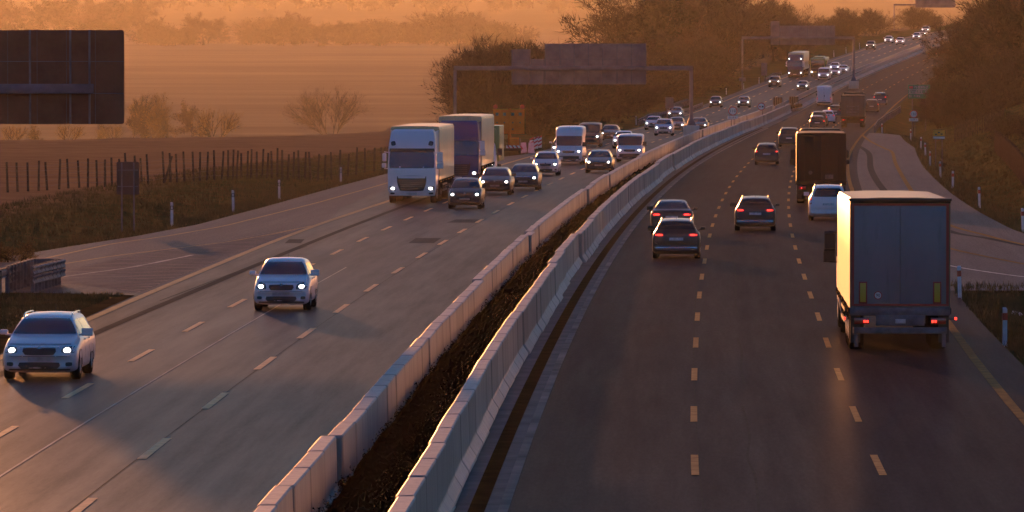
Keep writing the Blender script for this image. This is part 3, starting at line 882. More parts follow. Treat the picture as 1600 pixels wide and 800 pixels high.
# side profiles: (t along the length from the nose, roof or bonnet height), belt heights, axle positions
KINDS = {
 'wagon': dict(L=4.6, W=1.78, H=1.47, prof=[(0, .60), (.012, .70), (.035, .77), (.09, .86), (.22, .98), (.27, 1.02), (.33, 1.20), (.40, 1.38), (.47, 1.45), (.60, 1.47), (.75, 1.465), (.88, 1.43), (.93, 1.38), (.965, 1.17), (.985, 1.0), (.995, .88), (1, .6)], belt=[(0, .60), (.03, .72), (.25, .93), (.5, .95), (.95, .99), (1, .8)], ax=(.19, .77), ws=(.27, .43), rw=(.915, .972), roofw=.625, rails=True),
 'hatch': dict(L=4.0, W=1.68, H=1.50, prof=[(0, .58), (.012, .70), (.04, .80), (.10, .90), (.21, 1.0), (.25, 1.03), (.32, 1.24), (.39, 1.41), (.47, 1.49), (.62, 1.50), (.78, 1.47), (.88, 1.41), (.93, 1.30), (.97, 1.05), (.99, .90), (1, .6)], belt=[(0, .58), (.03, .72), (.25, .95), (.5, .97), (.95, 1.02), (1, .8)], ax=(.20, .80), ws=(.25, .42), rw=(.90, .965), roofw=.65, rails=False),
 'sedan': dict(L=4.7, W=1.80, H=1.44, prof=[(0, .58), (.012, .68), (.035, .75), (.09, .84), (.24, .96), (.29, 1.0), (.36, 1.20), (.42, 1.36), (.50, 1.43), (.60, 1.44), (.70, 1.40), (.77, 1.28), (.83, 1.12), (.87, 1.07), (.95, 1.05), (.98, 1.0), (.993, .86), (1, .6)], belt=[(0, .58), (.03, .70), (.25, .91), (.5, .93), (.95, 1.0), (1, .8)], ax=(.19, .79), ws=(.29, .45), rw=(.70, .85), roofw=.61, rails=False),
 'mpv': dict(L=4.4, W=1.80, H=1.62, prof=[(0, .62), (.012, .76), (.04, .86), (.10, .96), (.19, 1.05), (.22, 1.09), (.32, 1.38), (.39, 1.55), (.47, 1.61), (.62, 1.62), (.80, 1.60), (.91, 1.55), (.945, 1.45), (.975, 1.12), (.99, .95), (1, .6)], belt=[(0, .62), (.03, .78), (.22, 1.02), (.5, 1.04), (.95, 1.06), (1, .8)], ax=(.19, .80), ws=(.22, .41), rw=(.93, .977), roofw=.68, rails=True),
 'suv': dict(L=4.6, W=1.83, H=1.70, prof=[(0, .68), (.012, .82), (.03, .93), (.09, 1.02), (.22, 1.10), (.26, 1.13), (.33, 1.38), (.39, 1.60), (.46, 1.68), (.60, 1.70), (.80, 1.68), (.90, 1.63), (.94, 1.52), (.975, 1.18), (.99, 1.0), (1, .65)], belt=[(0, .68), (.03, .85), (.25, 1.06), (.5, 1.07), (.95, 1.10), (1, .8)], ax=(.19, .79), ws=(.26, .42), rw=(.915, .975), roofw=.68, rails=True),
 'van': dict(L=4.9, W=1.92, H=1.96, prof=[(0, .66), (.01, .82), (.03, .95), (.08, 1.06), (.14, 1.14), (.165, 1.18), (.24, 1.60), (.28, 1.84), (.33, 1.94), (.45, 1.96), (.80, 1.96), (.96, 1.94), (.985, 1.80), (.995, 1.2), (1, .6)], belt=[(0, .66), (.03, .85), (.16, 1.12), (.5, 1.14), (.95, 1.14), (1, .9)], ax=(.17, .79), ws=(.165, .29), rw=(.975, .995), roofw=.86, rails=False),
 'highvan': dict(L=6.2, W=1.99, H=2.65, prof=[(0, .70), (.008, .88), (.025, 1.02), (.08, 1.16), (.125, 1.26), (.14, 1.30), (.20, 1.78), (.225, 1.98), (.25, 2.2), (.30, 2.52), (.36, 2.63), (.5, 2.65), (.85, 2.65), (.97, 2.62), (.99, 2.5), (.996, 1.5), (1, .6)], belt=[(0, .70), (.03, .92), (.14, 1.22), (.5, 1.25), (.95, 1.25), (1, .9)], ax=(.15, .76), ws=(.14, .228), rw=(.985, .995), roofw=.88, rails=False),
}
def car_body(K, pname, root):
    L, W, H = K['L'], K['W'], K['H']; hw = W / 2
    zf = .20
    secs = []
    for t, zt in K['prof']:
        belt = min(lerpk(K['belt'], t), zt)
        endf = 1 - .10 * max(0, 1 - t / .05) ** 2 - .08 * max(0, 1 - (1 - t) / .04) ** 2
        w_ = hw * endf * (1 - .03 * max(0, 1 - t / .2))
        kk = max(0, min(1, (zt - belt - .05) / (H - belt - .05))) if H - belt > .06 else 0
        wr = w_ * (.90 * (1 - kk) + K['roofw'] * 1.08 * kk)
        z0 = zf + .10 * max(0, 1 - t / .04) + .12 * max(0, 1 - (1 - t) / .06)
        bz = max(z0 + .2, belt)
        p = [(0, z0), (w_ * .80, z0), (w_ * .955, z0 + .05), (w_ * .99, z0 + (bz - z0) * .35), (w_, z0 + (bz - z0) * .62), (w_ * .975, z0 + (bz - z0) * .88), (w_ * .93, bz),
             (wr * (1 - .02) + (w_ * .93 - wr) * .45 * kk, bz + (zt - bz) * .5), (wr, max(bz, zt - .07 * kk - .02)), (wr * .90, zt - .012 - .015 * kk), (wr * .55, zt), (0, zt + .012)]
        secs.append((t, p))
    mb = MB(); V = []; k = len(secs[0][1]); full = 2 * k - 2
    for t, p in secs:
        ring = [(a, b) for a, b in p] + [(-a, b) for a, b in p[-2:0:-1]]
        for a, b in ring:
            bul = .16 * (abs(a) / hw) ** 3 * max(0, 1 - t / .12) * L / 4.5 * 1.3
            bur = .10 * (abs(a) / hw) ** 3 * max(0, 1 - (1 - t) / .1)
            kw = .05 * (abs(a) / hw) ** 2 if .2 < t < .5 else 0
            V.append((a, L / 2 - t * L - bul + bur - kw, b))
    F = []
    for i in range(len(secs) - 1):
        for j in range(full):
            F.append((i * full + j, i * full + (j + 1) % full, (i + 1) * full + (j + 1) % full, (i + 1) * full + j))
    F.append(tuple(range(full))[::-1]); F.append(tuple((len(secs) - 1) * full + j for j in range(full)))
    mb.add(V, F)
    o = mb.build('body', PT[pname], root); fixn(o)
    bm = bmesh.new(); bm.from_mesh(o.data)
    fl = [f for f in bm.faces if len(f.verts) > 4]
    r = bmesh.ops.inset_individual(bm, faces=fl, thickness=.05, depth=0)
    bmesh.ops.subdivide_edges(bm, edges=[e for e in bm.edges if len(e.link_faces) == 2 and all(len(f.verts) == 4 for f in e.link_faces)], cuts=1, smooth=.55, use_grid_fill=True)
    bm.to_mesh(o.data); bm.free(); smooth_angle(o, 42)
    return o
VEH_CENTRE = {}
def make_car(kind, pname, label, cat, loc, rz, face='front', group=None, grille='wide', lit=True, rails=None, name=None, detail=True, scale=1.0):
    K = KINDS[kind]; L, W, H = K['L'], K['W'], K['H']; hw = W / 2
    root = thing(name or {'wagon': 'estate_car', 'hatch': 'hatchback_car', 'sedan': 'saloon_car', 'mpv': 'minivan', 'suv': 'suv_car', 'van': 'delivery_van', 'highvan': 'high_roof_van'}[kind], label, cat, loc, rz, group)
    body = car_body(K, pname, root); D = Decal(body)
    yt = lambda t: L / 2 - t * L
    pz = lambda t: lerpk(K['prof'], t)
    rw = hw * K['roofw'] * 1.08
    tall = kind in ('van', 'highvan')
    # windows
    zb, ztp = pz(K['ws'][0]) + .02, pz(K['ws'][1]) - .02
    if kind == 'highvan': zb, ztp = 1.32, 2.0
    wb, wt = hw * (.86 if not tall else .88), rw * (.90 if not tall else .97)
    D.patch('windscreen', [(-wb, zb), (wb, zb), (wt, ztp), (-wt, ztp)], 'front', M_GLASSB, root, .022, 10, 8, .06, .04)
    zb2, zt2 = pz(K['rw'][1]), pz(K['rw'][0])
    if tall: zb2, zt2 = 1.25, 1.72
    else: zb2 = max(zb2, lerpk(K['belt'], .9) + .04)
    if face == 'rear' or not tall:
        if tall:
            if kind == 'van':
                D.patch('rear_window', [(-hw * .78, zb2), (hw * .78, zb2), (hw * .74, zt2), (-hw * .74, zt2)], 'rear', M_GLASS, root, .018, 6, 4, .06)
        else:
            D.patch('rear_window', [(-hw * .78, zb2), (hw * .78, zb2), (rw * .84, zt2), (-rw * .84, zt2)], 'rear', M_GLASS, root, .018, 8, 5, .08)
    sz0, sz1 = lerpk(K['belt'], .5) + .05, H - .13
    t0, t1 = K['ws'][0] + .05, (.90 if not tall else .32)
    if kind == 'sedan': t1 = .80
    if kind == 'highvan': sz1 = 1.95
    for ax in ('left', 'right'):
        sg = 1 if ax == 'right' else -1
        ys_ = [t0, .40, .60, t1] if not tall else [t0, t1]
        for a, b in zip(ys_, ys_[1:]):
            za = sz1 if a != t0 else sz0 + (sz1 - sz0) * .12
            q = [(yt(a) - .03, sz0), (yt(b) + .03, sz0), (yt(b + (.0 if b != t1 or tall else -.035)) + .03, sz1 - (.02 if b == t1 else 0)), (yt(a + (.11 if a == t0 else 0)) - .03, sz1 - .01)]
            D.patch('side_window', q, ax, M_GLASS, root, .006, 4, 3)
    # lamps and nose
    hz = pz(.03) + .03
    if tall: hz = .93 if kind == 'van' else 1.0
    for sg in (-1, 1):
        if kind in ('wagon', 'sedan'): q = [(sg * hw * .56, hz - .14), (sg * hw * .93, hz - .15), (sg * hw * .93, hz + .03), (sg * hw * .60, hz + .0)]
        elif kind == 'hatch': q = [(sg * hw * .50, hz - .17), (sg * hw * .90, hz - .15), (sg * hw * .90, hz + .06), (sg * hw * .56, hz + .02)]
        else: q = [(sg * hw * .58, hz - .20), (sg * hw * .92, hz - .17), (sg * hw * .90, hz + .05), (sg * hw * .62, hz + .0)]
        hl = D.patch('headlight', q, 'front', M_HEADG, root, .012, 4, 3, .3)
        if face == 'front' and lit:
            cx_, cz_ = sg * hw * .72, hz - .07
            D.patch('lamp_beam', [(cx_ - .07, cz_ - .05), (cx_ + .07, cz_ - .05), (cx_ + .07, cz_ + .045), (cx_ - .07, cz_ + .045)], 'front', M_HEAD, hl, .026, 3, 3, .5)
    if face == 'front' or detail:
        gz = hz - .11
        D.patch('grille', [(-hw * .42, gz - .08), (hw * .40, gz - .08), (hw * .47, gz + .09), (-hw * .47, gz + .09)], 'front', M_PLAST, root, .018, 6, 2, .2)
        if grille == 'chrome': D.patch('grille_bar', [(-hw * .51, gz + .085), (hw * .51, gz + .085), (hw * .51, gz + .115), (-hw * .51, gz + .115)], 'front', M_CHROME, root, .012, 6, 1)
        D.patch('air_intake', [(-hw * .52, .27), (hw * .52, .27), (hw * .58, .43), (-hw * .58, .43)], 'front', M_PLAST, root, .025, 6, 2, .2)
        for sg in (-1, 1): D.patch('fog_lamp', [(sg * hw * .68, .33), (sg * hw * .86, .34), (sg * hw * .86, .43), (sg * hw * .68, .43)], 'front', M_PLAST, root, .008, 2, 2, .3)
        D.patch('number_plate', [(-.26, .45), (.26, .45), (.26, .555), (-.26, .555)], 'front', M_PLATE, root, .014, 2, 1)
    if face == 'front' and not tall:
        D.patch('bonnet_gap', [(-hw * .80, hz + .045), (hw * .80, hz + .045), (hw * .80, hz + .06), (-hw * .80, hz + .06)], 'front', M_PLAST, root, .006, 10, 1, 0, .01)
        D.patch('bumper_gap', [(-hw * .92, hz - .225), (hw * .92, hz - .225), (hw * .92, hz - .212), (-hw * .92, hz - .212)], 'front', M_PLAST, root, .006, 10, 1, 0, .01)
        D.patch('splitter', [(-hw * .80, .235), (hw * .80, .235), (hw * .80, .27), (-hw * .80, .27)], 'front', M_PLAST, root, .03, 8, 1)
        D.patch('badge', [(-.045, gz + .06), (.045, gz + .06), (.045, gz + .13), (-.045, gz + .13)], 'front', M_CHROME, root, .03, 2, 2, .5)
    for ax in ('left', 'right'):
        for tt in (.42, .62):
            D.patch('door_handle', [(yt(tt + .05) , sz0 - .13), (yt(tt + .05) + .16, sz0 - .13), (yt(tt + .05) + .16, sz0 - .10), (yt(tt + .05), sz0 - .10)], ax, PT[pname], root, .03, 1, 1)
            D.patch('door_gap', [(yt(tt) - .006, .32), (yt(tt) + .006, .32), (yt(tt) + .006, sz0 - .02), (yt(tt) - .006, sz0 - .02)], ax, M_PLAST, root, .004, 1, 4, 0, .01)
    if tall:
        D.patch('bumper', [(-hw * .97, .28), (hw * .97, .28), (hw * .97, .60), (-hw * .97, .60)], 'front', M_PLAST, root, .02, 8, 2)
    if face == 'rear':
        tz = {'sedan': .86, 'wagon': .90, 'hatch': .92, 'mpv': 1.0, 'suv': 1.08, 'van': 1.05, 'highvan': 1.0}[kind]
        for sg in (-1, 1):
            if kind in ('wagon', 'sedan'): q = [(sg * hw * .48, tz - .07), (sg * hw * .97, tz - .08), (sg * hw * .95, tz + .09), (sg * hw * .50, tz + .06)]
            elif kind in ('hatch', 'suv'): q = [(sg * hw * .66, tz - .08), (sg * hw * .96, tz - .08), (sg * hw * .93, tz + .15), (sg * hw * .74, tz + .10)]
            else: q = [(sg * hw * .84, tz - .25), (sg * hw * .97, tz - .25), (sg * hw * .95, tz + .25), (sg * hw * .86, tz + .25)]
            tl_ = D.patch('taillight', q, 'rear', M_TAIL, root, .012, 4, 2, .2)
            if lit:
                a0, a1 = (.55, .90) if kind in ('wagon', 'sedan') else ((.76, .92) if kind in ('hatch', 'suv') else (.86, .95))
                D.patch('lit_bulb', [(sg * hw * a0, tz - .03), (sg * hw * a1, tz - .03), (sg * hw * a1, tz + .035), (sg * hw * a0, tz + .035)], 'rear', M_TAILL, tl_, .024, 3, 1, .3)
        D.patch('number_plate', [(-.26, .70 if kind != 'highvan' else .62), (.26, .70 if kind != 'highvan' else .62), (.26, .80 if kind != 'highvan' else .72), (-.26, .80 if kind != 'highvan' else .72)], 'rear', M_PLATE, root, .014, 2, 1)
        D.patch('bumper', [(-hw * .90, .33), (hw * .90, .33), (hw * .92, .52), (-hw * .92, .52)], 'rear', PT[pname] if pname not in ('white',) or kind != 'highvan' else M_PLAST, root, .03, 6, 2, .1)
        if kind in ('wagon', 'suv'):
            D.patch('bumper_trim', [(-hw * .86, .42), (hw * .86, .42), (hw * .86, .45), (-hw * .86, .45)], 'rear', M_CHROME, root, .038, 6, 1)
        if kind in ('highvan',):
            D.patch('door_gap', [(-.012, .5), (.012, .5), (.012, 2.45), (-.012, 2.45)], 'rear', M_PLAST, root, .004, 1, 6)
            D.patch('door_handle', [(.04, 1.2), (.10, 1.2), (.10, 1.45), (.04, 1.45)], 'rear', M_PLAST, root, .02, 1, 1)
    # wheels, arches, sill
    r = {'highvan': .36, 'van': .34, 'suv': .36}.get(kind, .32)
    for ta in K['ax']:
        for sg in (-1, 1):
            y = yt(ta); x = sg * (hw - .115)
            wheel(root, x, y, r, .22, sg)
    arch = MB()
    for ta in K['ax']:
        for sg in (-1, 1):
            y = yt(ta)
            for i in range(10):
                a0, a1 = math.pi * i / 10, math.pi * (i + 1) / 10
                R0, R1 = r * 1.0, r * 1.22
                x = sg * (hw + .004); xi = sg * (hw - .10)
                arch.add([(x, y + R1 * math.cos(a0), r + R1 * math.sin(a0)), (x, y + R1 * math.cos(a1), r + R1 * math.sin(a1)), (xi, y + R0 * math.cos(a1), r + R0 * math.sin(a1)), (xi, y + R0 * math.cos(a0), r + R0 * math.sin(a0))], [(0, 1, 2, 3)])
    arch.box(-hw * .8, hw * .8, -L / 2 + .5, L / 2 - .5, .17, .24)
    arch.build('wheel_arches', M_PLAST, root)
    # mirrors
    for sg in (-1, 1):
        ym = yt(K['ws'][0] + .055); zm = lerpk(K['belt'], .4) + .10; sc_ = 1.45 if tall else 1
        mb = MB(); mb.bbox(sg * (hw * .97 + .02), sg * (hw * .97 + .02 + .19 * (1 if not tall else 1.1)), ym - .06, ym + .07, zm - .03 * sc_, zm + .085 * sc_ * (1.6 if tall else 1), .03)
        mb.tube((sg * hw * .88, ym, zm - .04), (sg * (hw + .06), ym, zm - .02), .025, n=6)
        o = mb.build('mirror', PT[pname] if not tall and pname != 'white2' else M_PLAST, root); fixn(o); smooth_angle(o, 50)
    if (K['rails'] if rails is None else rails):
        for sg in (-1, 1):
            pts = []
            for t in (.44, .47, .55, .65, .75, .85, .88):
                p, d = D.hit(sg * rw * .93, yt(t), 'top'); pts.append(p + Vector((0, 0, .055 if .45 < t < .87 else -.01)))
            mb = MB()
            for a, b in zip(pts, pts[1:]): mb.tube(a, b, .017, n=6)
            mb.build('roof_rail', M_CHROME if pname in ('silver', 'black', 'pale') else M_PLAST, root)
    if face == 'front' and kind in ('wagon', 'hatch'):
        for sg in (-1, 1):
            D.patch('wiper', [(sg * .05, zb + .03), (sg * .6, zb + .015), (sg * .6, zb + .03), (sg * .05, zb + .045)], 'front', M_PLAST, root, .02, 3, 1, 0, .01)
    p, d = D.hit(0, yt(.82 if not tall else .3), 'top')
    mb = MB(); mb.tube(p, p + Vector((0, -.10, .16)), .008, .004, n=5); mb.build('aerial', M_PLAST, root)
    return root
def spot(px, py, direction, fwd, L):
    """ground point of the near axle under photo pixel; returns location of vehicle centre and z rotation"""
    p = unproj(px, py)
    h = heading(p.y)
    d = Vector((math.sin(h), math.cos(h), 0))
    c = p + d * (L / 2 - fwd)
    x_off = p.x - M(p.y)
    h2 = heading(c.y); c.x = M(c.y) + x_off; c.z = zroad(c.y)
    slope = math.atan2(zroad(c.y + 2) - zroad(c.y - 2), 4)
    rz = -h2 if direction == 'rear' else math.pi - h2
    return c, rz, slope
def car(kind, pname, px, py, face, label, cat='car', **kw):
    K = KINDS[kind]
    axle = K['L'] * (K['ax'][0] if face == 'front' else 1 - K['ax'][1])
    c, rz, sl = spot(px, py, face, axle, K['L'])
    if kw.pop('yaw', None): pass
    o = make_car(kind, pname, label, cat, c, rz, face, **kw)
    o.rotation_euler = (sl if face == 'rear' else -sl, 0, rz)
    return o
ON, RE_ = 'front', 'rear'
GRP = None
car('wagon', 'silver', 67, 592, ON, 'silver estate car with roof rails, nearest oncoming car at the lower left', grille='chrome', lit=True)
car('hatch', 'white', 442, 484, ON, 'pale small hatchback alone in the middle oncoming lane, headlights lit')
car('hatch', 'black', 727, 326, ON, 'black hatchback with starry headlights just right of the white truck front')
car('wagon', 'black', 774, 304, ON, 'black estate car between the blue truck and the black estate with chrome grille', rails=False)
car('wagon', 'dark', 818, 297, ON, 'dark estate with chrome grille bar, right one of the three dark oncoming cars', grille='chrome', rails=False)
car('hatch', 'pale', 853, 274, ON, 'silver hatchback in front of the high roofed white van')
car('wagon', 'brown', 936, 270, ON, 'dark brown estate car with roof rails close to the concrete barrier', grille='chrome')
car('highvan', 'white', 889, 257, ON, 'white high roofed van with black bumper, taller than the traffic around it', 'van')
car('van', 'maroon', 921, 229, ON, 'dark van with a pale bonnet right behind the high roofed white van', 'van')
car('sedan', 'brown', 953, 220, ON, 'dark saloon car between the dark van and the low white van')
car('sedan', 'pale', 974, 232, ON, 'silver car mostly hidden behind the low white van')
car('van', 'white', 984, 253, ON, 'low roofed white van beside the left concrete barrier', 'van')
car('hatch', 'pale', 879, 245, ON, 'car almost hidden behind the high roofed white van')
car('sedan', 'pale', 1021, 203, ON, 'silver car in the outer lane, leftmost of the four in front of the gantry post')
car('mpv', 'silver', 1037, 212, ON, 'silver minivan, nearest of the cluster left of the gantry post')
car('hatch', 'grey', 1057, 206, ON, 'pale car partly hidden behind the silver minivan near the gantry post')
car('sedan', 'grey', 1055, 186, ON, 'grey car farthest up the road in the cluster left of the gantry post')
car('sedan', 'dark', 1092, 206, ON, 'dark saloon car passing behind the gantry post')
car('hatch', 'brown', 1118, 168, ON, 'brownish car, left one of two level with the bend in the left guardrail')
car('hatch', 'grey', 1162, 168, ON, 'grey car above the round 110 speed sign on the median')
car('suv', 'brown', 1210, 136, ON, 'small dark car left of and below the purple truck')
car('sedan', 'grey', 1254, 141, ON, 'grey saloon car below the purple truck, right beside the median')
car('van', 'white', 1287, 125, ON, 'white van in front of the yellow bus', 'van')
car('hatch', 'pale', 1304, 111, ON, 'pale car farthest of the three bunched right of the white van')
car('sedan', 'pale', 1305, 119, ON, 'pale car just right of the white van by the yellow bus')
car('sedan', 'silver', 1317, 115, ON, 'silver car rightmost of the bunch beside the far gantry post')
car('suv', 'dark', 1360, 77.5, ON, 'dark car with bright headlights alone on the far slope')
car('hatch', 'pale', 1388, 67.5, ON, 'pale car in the outer lane, second in the far string of headlights')
car('hatch', 'silver', 1406, 70, ON, 'pale silver car beside the median in the far string of headlights')
car('hatch', 'silver', 1432, 62, ON, 'silver car in the far string of headlights, fourth from the left')
car('sedan', 'dark', 1441, 57, ON, 'dark car tucked behind the fourth car of the far string')
car('hatch', 'grey', 1446, 51, ON, 'topmost oncoming car, close to where the road disappears')
# receding traffic
car('wagon', 'black', 1057, 403.5, RE_, 'black estate car with a starburst glint and lit brake lights in the left lane', grille='wide')
car('sedan', 'black', 1050, 366, RE_, 'black saloon car just ahead of the black estate in the left lane')
car('wagon', 'dark', 1180, 360, RE_, 'dark estate car with roof rails alone in the middle lane')
car('mpv', 'white', 1294, 344, RE_, 'white people carrier between the black truck and the big grey trailer', 'minivan', name='people_carrier')
car('hatch', 'black', 1198, 257, RE_, 'black hatchback in the left lane ahead of the middle lane estate')
car('mpv', 'black', 1233, 229.5, RE_, 'dark car half hidden by the left edge of the black truck')
car('highvan', 'white', 1288, 165, RE_, 'white high roofed panel van driving away beside the far median wall', 'van')
car('hatch', 'black', 1277, 203, RE_, 'black hatchback with a glowing left edge ahead of the black truck')
car('mpv', 'black', 1280, 197, RE_, 'dark minivan hidden behind the hatchback with the glowing edge')
car('hatch', 'white', 1293, 193, RE_, 'white hatchback to the left of the far box truck')
car('wagon', 'dark', 1305, 183, RE_, 'dark estate car ahead of the white hatchback, beside the far box truck')
car('sedan', 'dark', 1333, 163, RE_, 'car of which only the roof shows above the far box truck')
car('mpv', 'dark', 1362, 175, RE_, 'dark minivan to the right of the far box truck')
car('suv', 'navy', 1375, 164, RE_, 'dark off road car with a bright roof ahead of the dark minivan')
car('hatch', 'dark', 1457, 91, RE_, 'far car half hidden by the branches of the right hand wood')

# ---------------------------------------------------------------- lorries
def tarp_mat(name, c, rough=.45):
    m = mat(name, c, rough, 0, .15); t = NT(m); o = t.obj()
    a = t.noise(t.mapping(o, (1, 1, .35)), 1.3, 5, .65); b = t.noise(t.mapping(o, (3, 3, .4)), 2.0, 4, .6)
    cc = t.mix(t.math('MULTIPLY', t.ramp(a, [(.4, g3(0)), (.75, g3(1))]), .5), c, tuple(x * .62 for x in c))
    cc = t.mix(t.ramp(b, [(.58, g3(0)), (.72, g3(.35))]), cc, tuple(min(a_, b_ * 1.2) for a_, b_ in zip((.10, .085, .07), c)))
    t.l(cc, t.b.inputs['Base Color'])
    t.bump(t.noise(t.mapping(o, (.5, 1.6, .12)), 1.5, 3, .5), .5, .06)
    return m
M_TARP = tarp_mat('grey_white_tarpaulin', (.20, .165, .18))
M_TARP_LIT = tarp_mat('warm_lit_tarpaulin', (.60, .44, .27))  # cream tint puts the warm light on the trailer sides into the colour
M_TARPB = tarp_mat('brown_black_tarpaulin', (.012, .008, .007))
for q_, v_ in (('Coat Weight', 0), ('Specular IOR Level', .2), ('Roughness', .6)): M_TARPB.node_tree.nodes['Principled BSDF'].inputs[q_].default_value = v_
M_STEEL = noisy('galvanised_steel', (.07, .07, .08), (.17, .16, .18), 2.5, .5, .15, .01, metal=.4)
M_FRAME = noisy('dark_chassis', (.010, .009, .009), (.035, .028, .025), 3, .7, .2, .01)
M_RED = mat('reflective_red_tape', (.30, .018, .012), .4)
M_YELR = mat('reflective_yellow_board', (.50, .30, .015), .4)
def box_part(name, x0, x1, y0, y1, z0, z1, m_, parent, b=.02):
    mb = MB(); mb.bbox(x0, x1, y0, y1, z0, z1, b); o = mb.build(name, m_, parent); fixn(o); smooth_angle(o, 50); return o
def text_mesh(txt, size, material, name, parent, loc, rot, ext=.004, align='CENTER'):
    cu = bpy.data.curves.new(name, 'FONT'); cu.body = txt; cu.size = size; cu.extrude = ext; cu.align_x = align; cu.align_y = 'CENTER'
    tmp = bpy.data.objects.new('tmp', cu); COL.objects.link(tmp)
    dg = bpy.context.evaluated_depsgraph_get(); me = bpy.data.meshes.new_from_object(tmp.evaluated_get(dg))
    bpy.data.objects.remove(tmp); bpy.data.curves.remove(cu)
    o = link(name, me, None, parent); me.materials.clear(); me.materials.append(material)
    o.location = loc; o.rotation_euler = rot
    return o
def trailer_parts(root, yf, yr, side_m, rear_m, W=2.55, z0=1.12, zt=4.0, zf=None, roof_m=None, rear=True, boards=True):
    """curtain sided box from yf (front) back to yr (rear)"""
    hw = W / 2; zf = zt if zf is None else zf
    # curtain sides and front in one shell, gently bowed roof
    mb = MB(); n = 8; V = []; stn = [yf - (yf - yr) * i / n for i in range(n + 1)]
    prof = []
    for i, y in enumerate(stn):
        ztop = zf + (zt - zf) * i / n
        sag = .0 if i % 2 == 0 else -.03
        bow = .015 * (1 if i % 2 else 0)
        P = [(-hw - bow, z0), (-hw - bow, z0 + 1.4), (-hw - bow, ztop - .12), (-hw + .06, ztop), (-hw * .4, ztop + .03 + sag), (hw * .4, ztop + .03 + sag), (hw - .06, ztop), (hw + bow, ztop - .12), (hw + bow, z0 + 1.4), (hw + bow, z0)]
        V += [(a, y, b) for a, b in P]
    k = 10; F = []
    mi = []
    for i in range(n):
        for j in range(k):
            F.append((i * k + j, i * k + (j + 1) % k, (i + 1) * k + (j + 1) % k, (i + 1) * k + j)); mi.append(1 if j in (2, 3, 4, 5, 6) else 0)
    F.append(tuple(range(k))); mi.append(0); F.append(tuple(n * k + j for j in range(k))); mi.append(0)
    mb.v = V; mb.f = F; mb.mi = mi
    o = mb.build('curtain_body', [side_m, roof_m or side_m], root); fixn(o); smooth_angle(o, 30)
    fr = box_part('chassis_frame', -hw * .45, hw * .45, yr + .1, yf - .5, .85, z0 + .01, M_FRAME, root)
    # side raves with reflectors
    for sg in (-1, 1):
        box_part('side_rave', sg * (hw - .05), sg * (hw + .025), yr, yf, z0 - .12, z0 + .03, M_FRAME, root, .01)
        for i in range(6):
            y = yr + .8 + i * (yf - yr - 1.6) / 5
            box_part('side_marker', sg * (hw + .02), sg * (hw + .04), y - .05, y + .05, z0 - .09, z0 - .04, M_AMBER, fr, .005)
    L_ = yf - yr
    for k_ in range(3 if L_ > 10 else 1):
        y = yr + (2.4 if L_ > 10 else 1.8) + k_ * 1.31
        for sg in (-1, 1): wheel(root, sg * (hw - .22), y, .50, .38, sg)
    if L_ > 10:
        for sg in (-1, 1):
            mb = MB()
            for z in (.55, .85): mb.box(sg * (hw - .06), sg * (hw - .02), yr + 6.3, yf - 3.6, z - .05, z + .05)
            mb.build('side_guard', M_STEEL, root)
            mb = MB(); mb.tube((sg * (hw - .3), yf - 3.2, .3), (sg * (hw - .3), yf - 3.2, 1.0), .06, n=8); mb.build('landing_leg', M_STEEL, root)
    if rear:
        W_ = hw - .02
        dm = rear_m
        for sg in (-1, 1):
            d = box_part('rear_door', sg * .006 if sg > 0 else -W_ + .02, sg * (W_ - .02) if sg > 0 else -.006, yr - .05, yr, z0 + .06, zt - .12, dm, root, .008)
            for xx in (() if boards else (.35, .85)):
                mb = MB(); mb.tube((sg * xx, yr - .065, z0 + .08), (sg * xx, yr - .065, zt - .16), .012, n=6); mb.build('locking_bar', dm, d)
        box_part('rear_header', -hw, hw, yr - .07, yr + .02, zt - .115, zt + .005, M_FRAME, root, .01)
        box_part('rear_sill', -hw, hw, yr - .08, yr + .02, z0 - .16, z0 + .05, M_STEEL if boards else M_FRAME, root, .01)
        # lamps and underrun bar
        bar = box_part('underrun_bar', -hw + .08, hw - .08, yr - .12, yr - .02, .50, .66, M_STEEL, root, .01)
        if not boards: bar.data.materials[0] = M_FRAME
        for sg in (-1, 1):
            la = box_part('lamp_cluster', min(sg * .78, sg * 1.16), max(sg * .78, sg * 1.16), yr - .10, yr - .03, .74, .90, M_TAIL, root, .01)
            for q in ((.80, .855), (.87, .925)) if boards else ((.98, 1.04),):
                box_part('lit_bulb', min(sg * q[0], sg * q[1]), max(sg * q[0], sg * q[1]), yr - .125, yr - .09, .78, .84, M_TAILL, la, .012)
            mb = MB(); mb.box(sg * (hw - .28), sg * (hw - .02), yr + .4, yr + .45, .25, .95); mb.build('mudflap', M_PLAST, root)
    return o
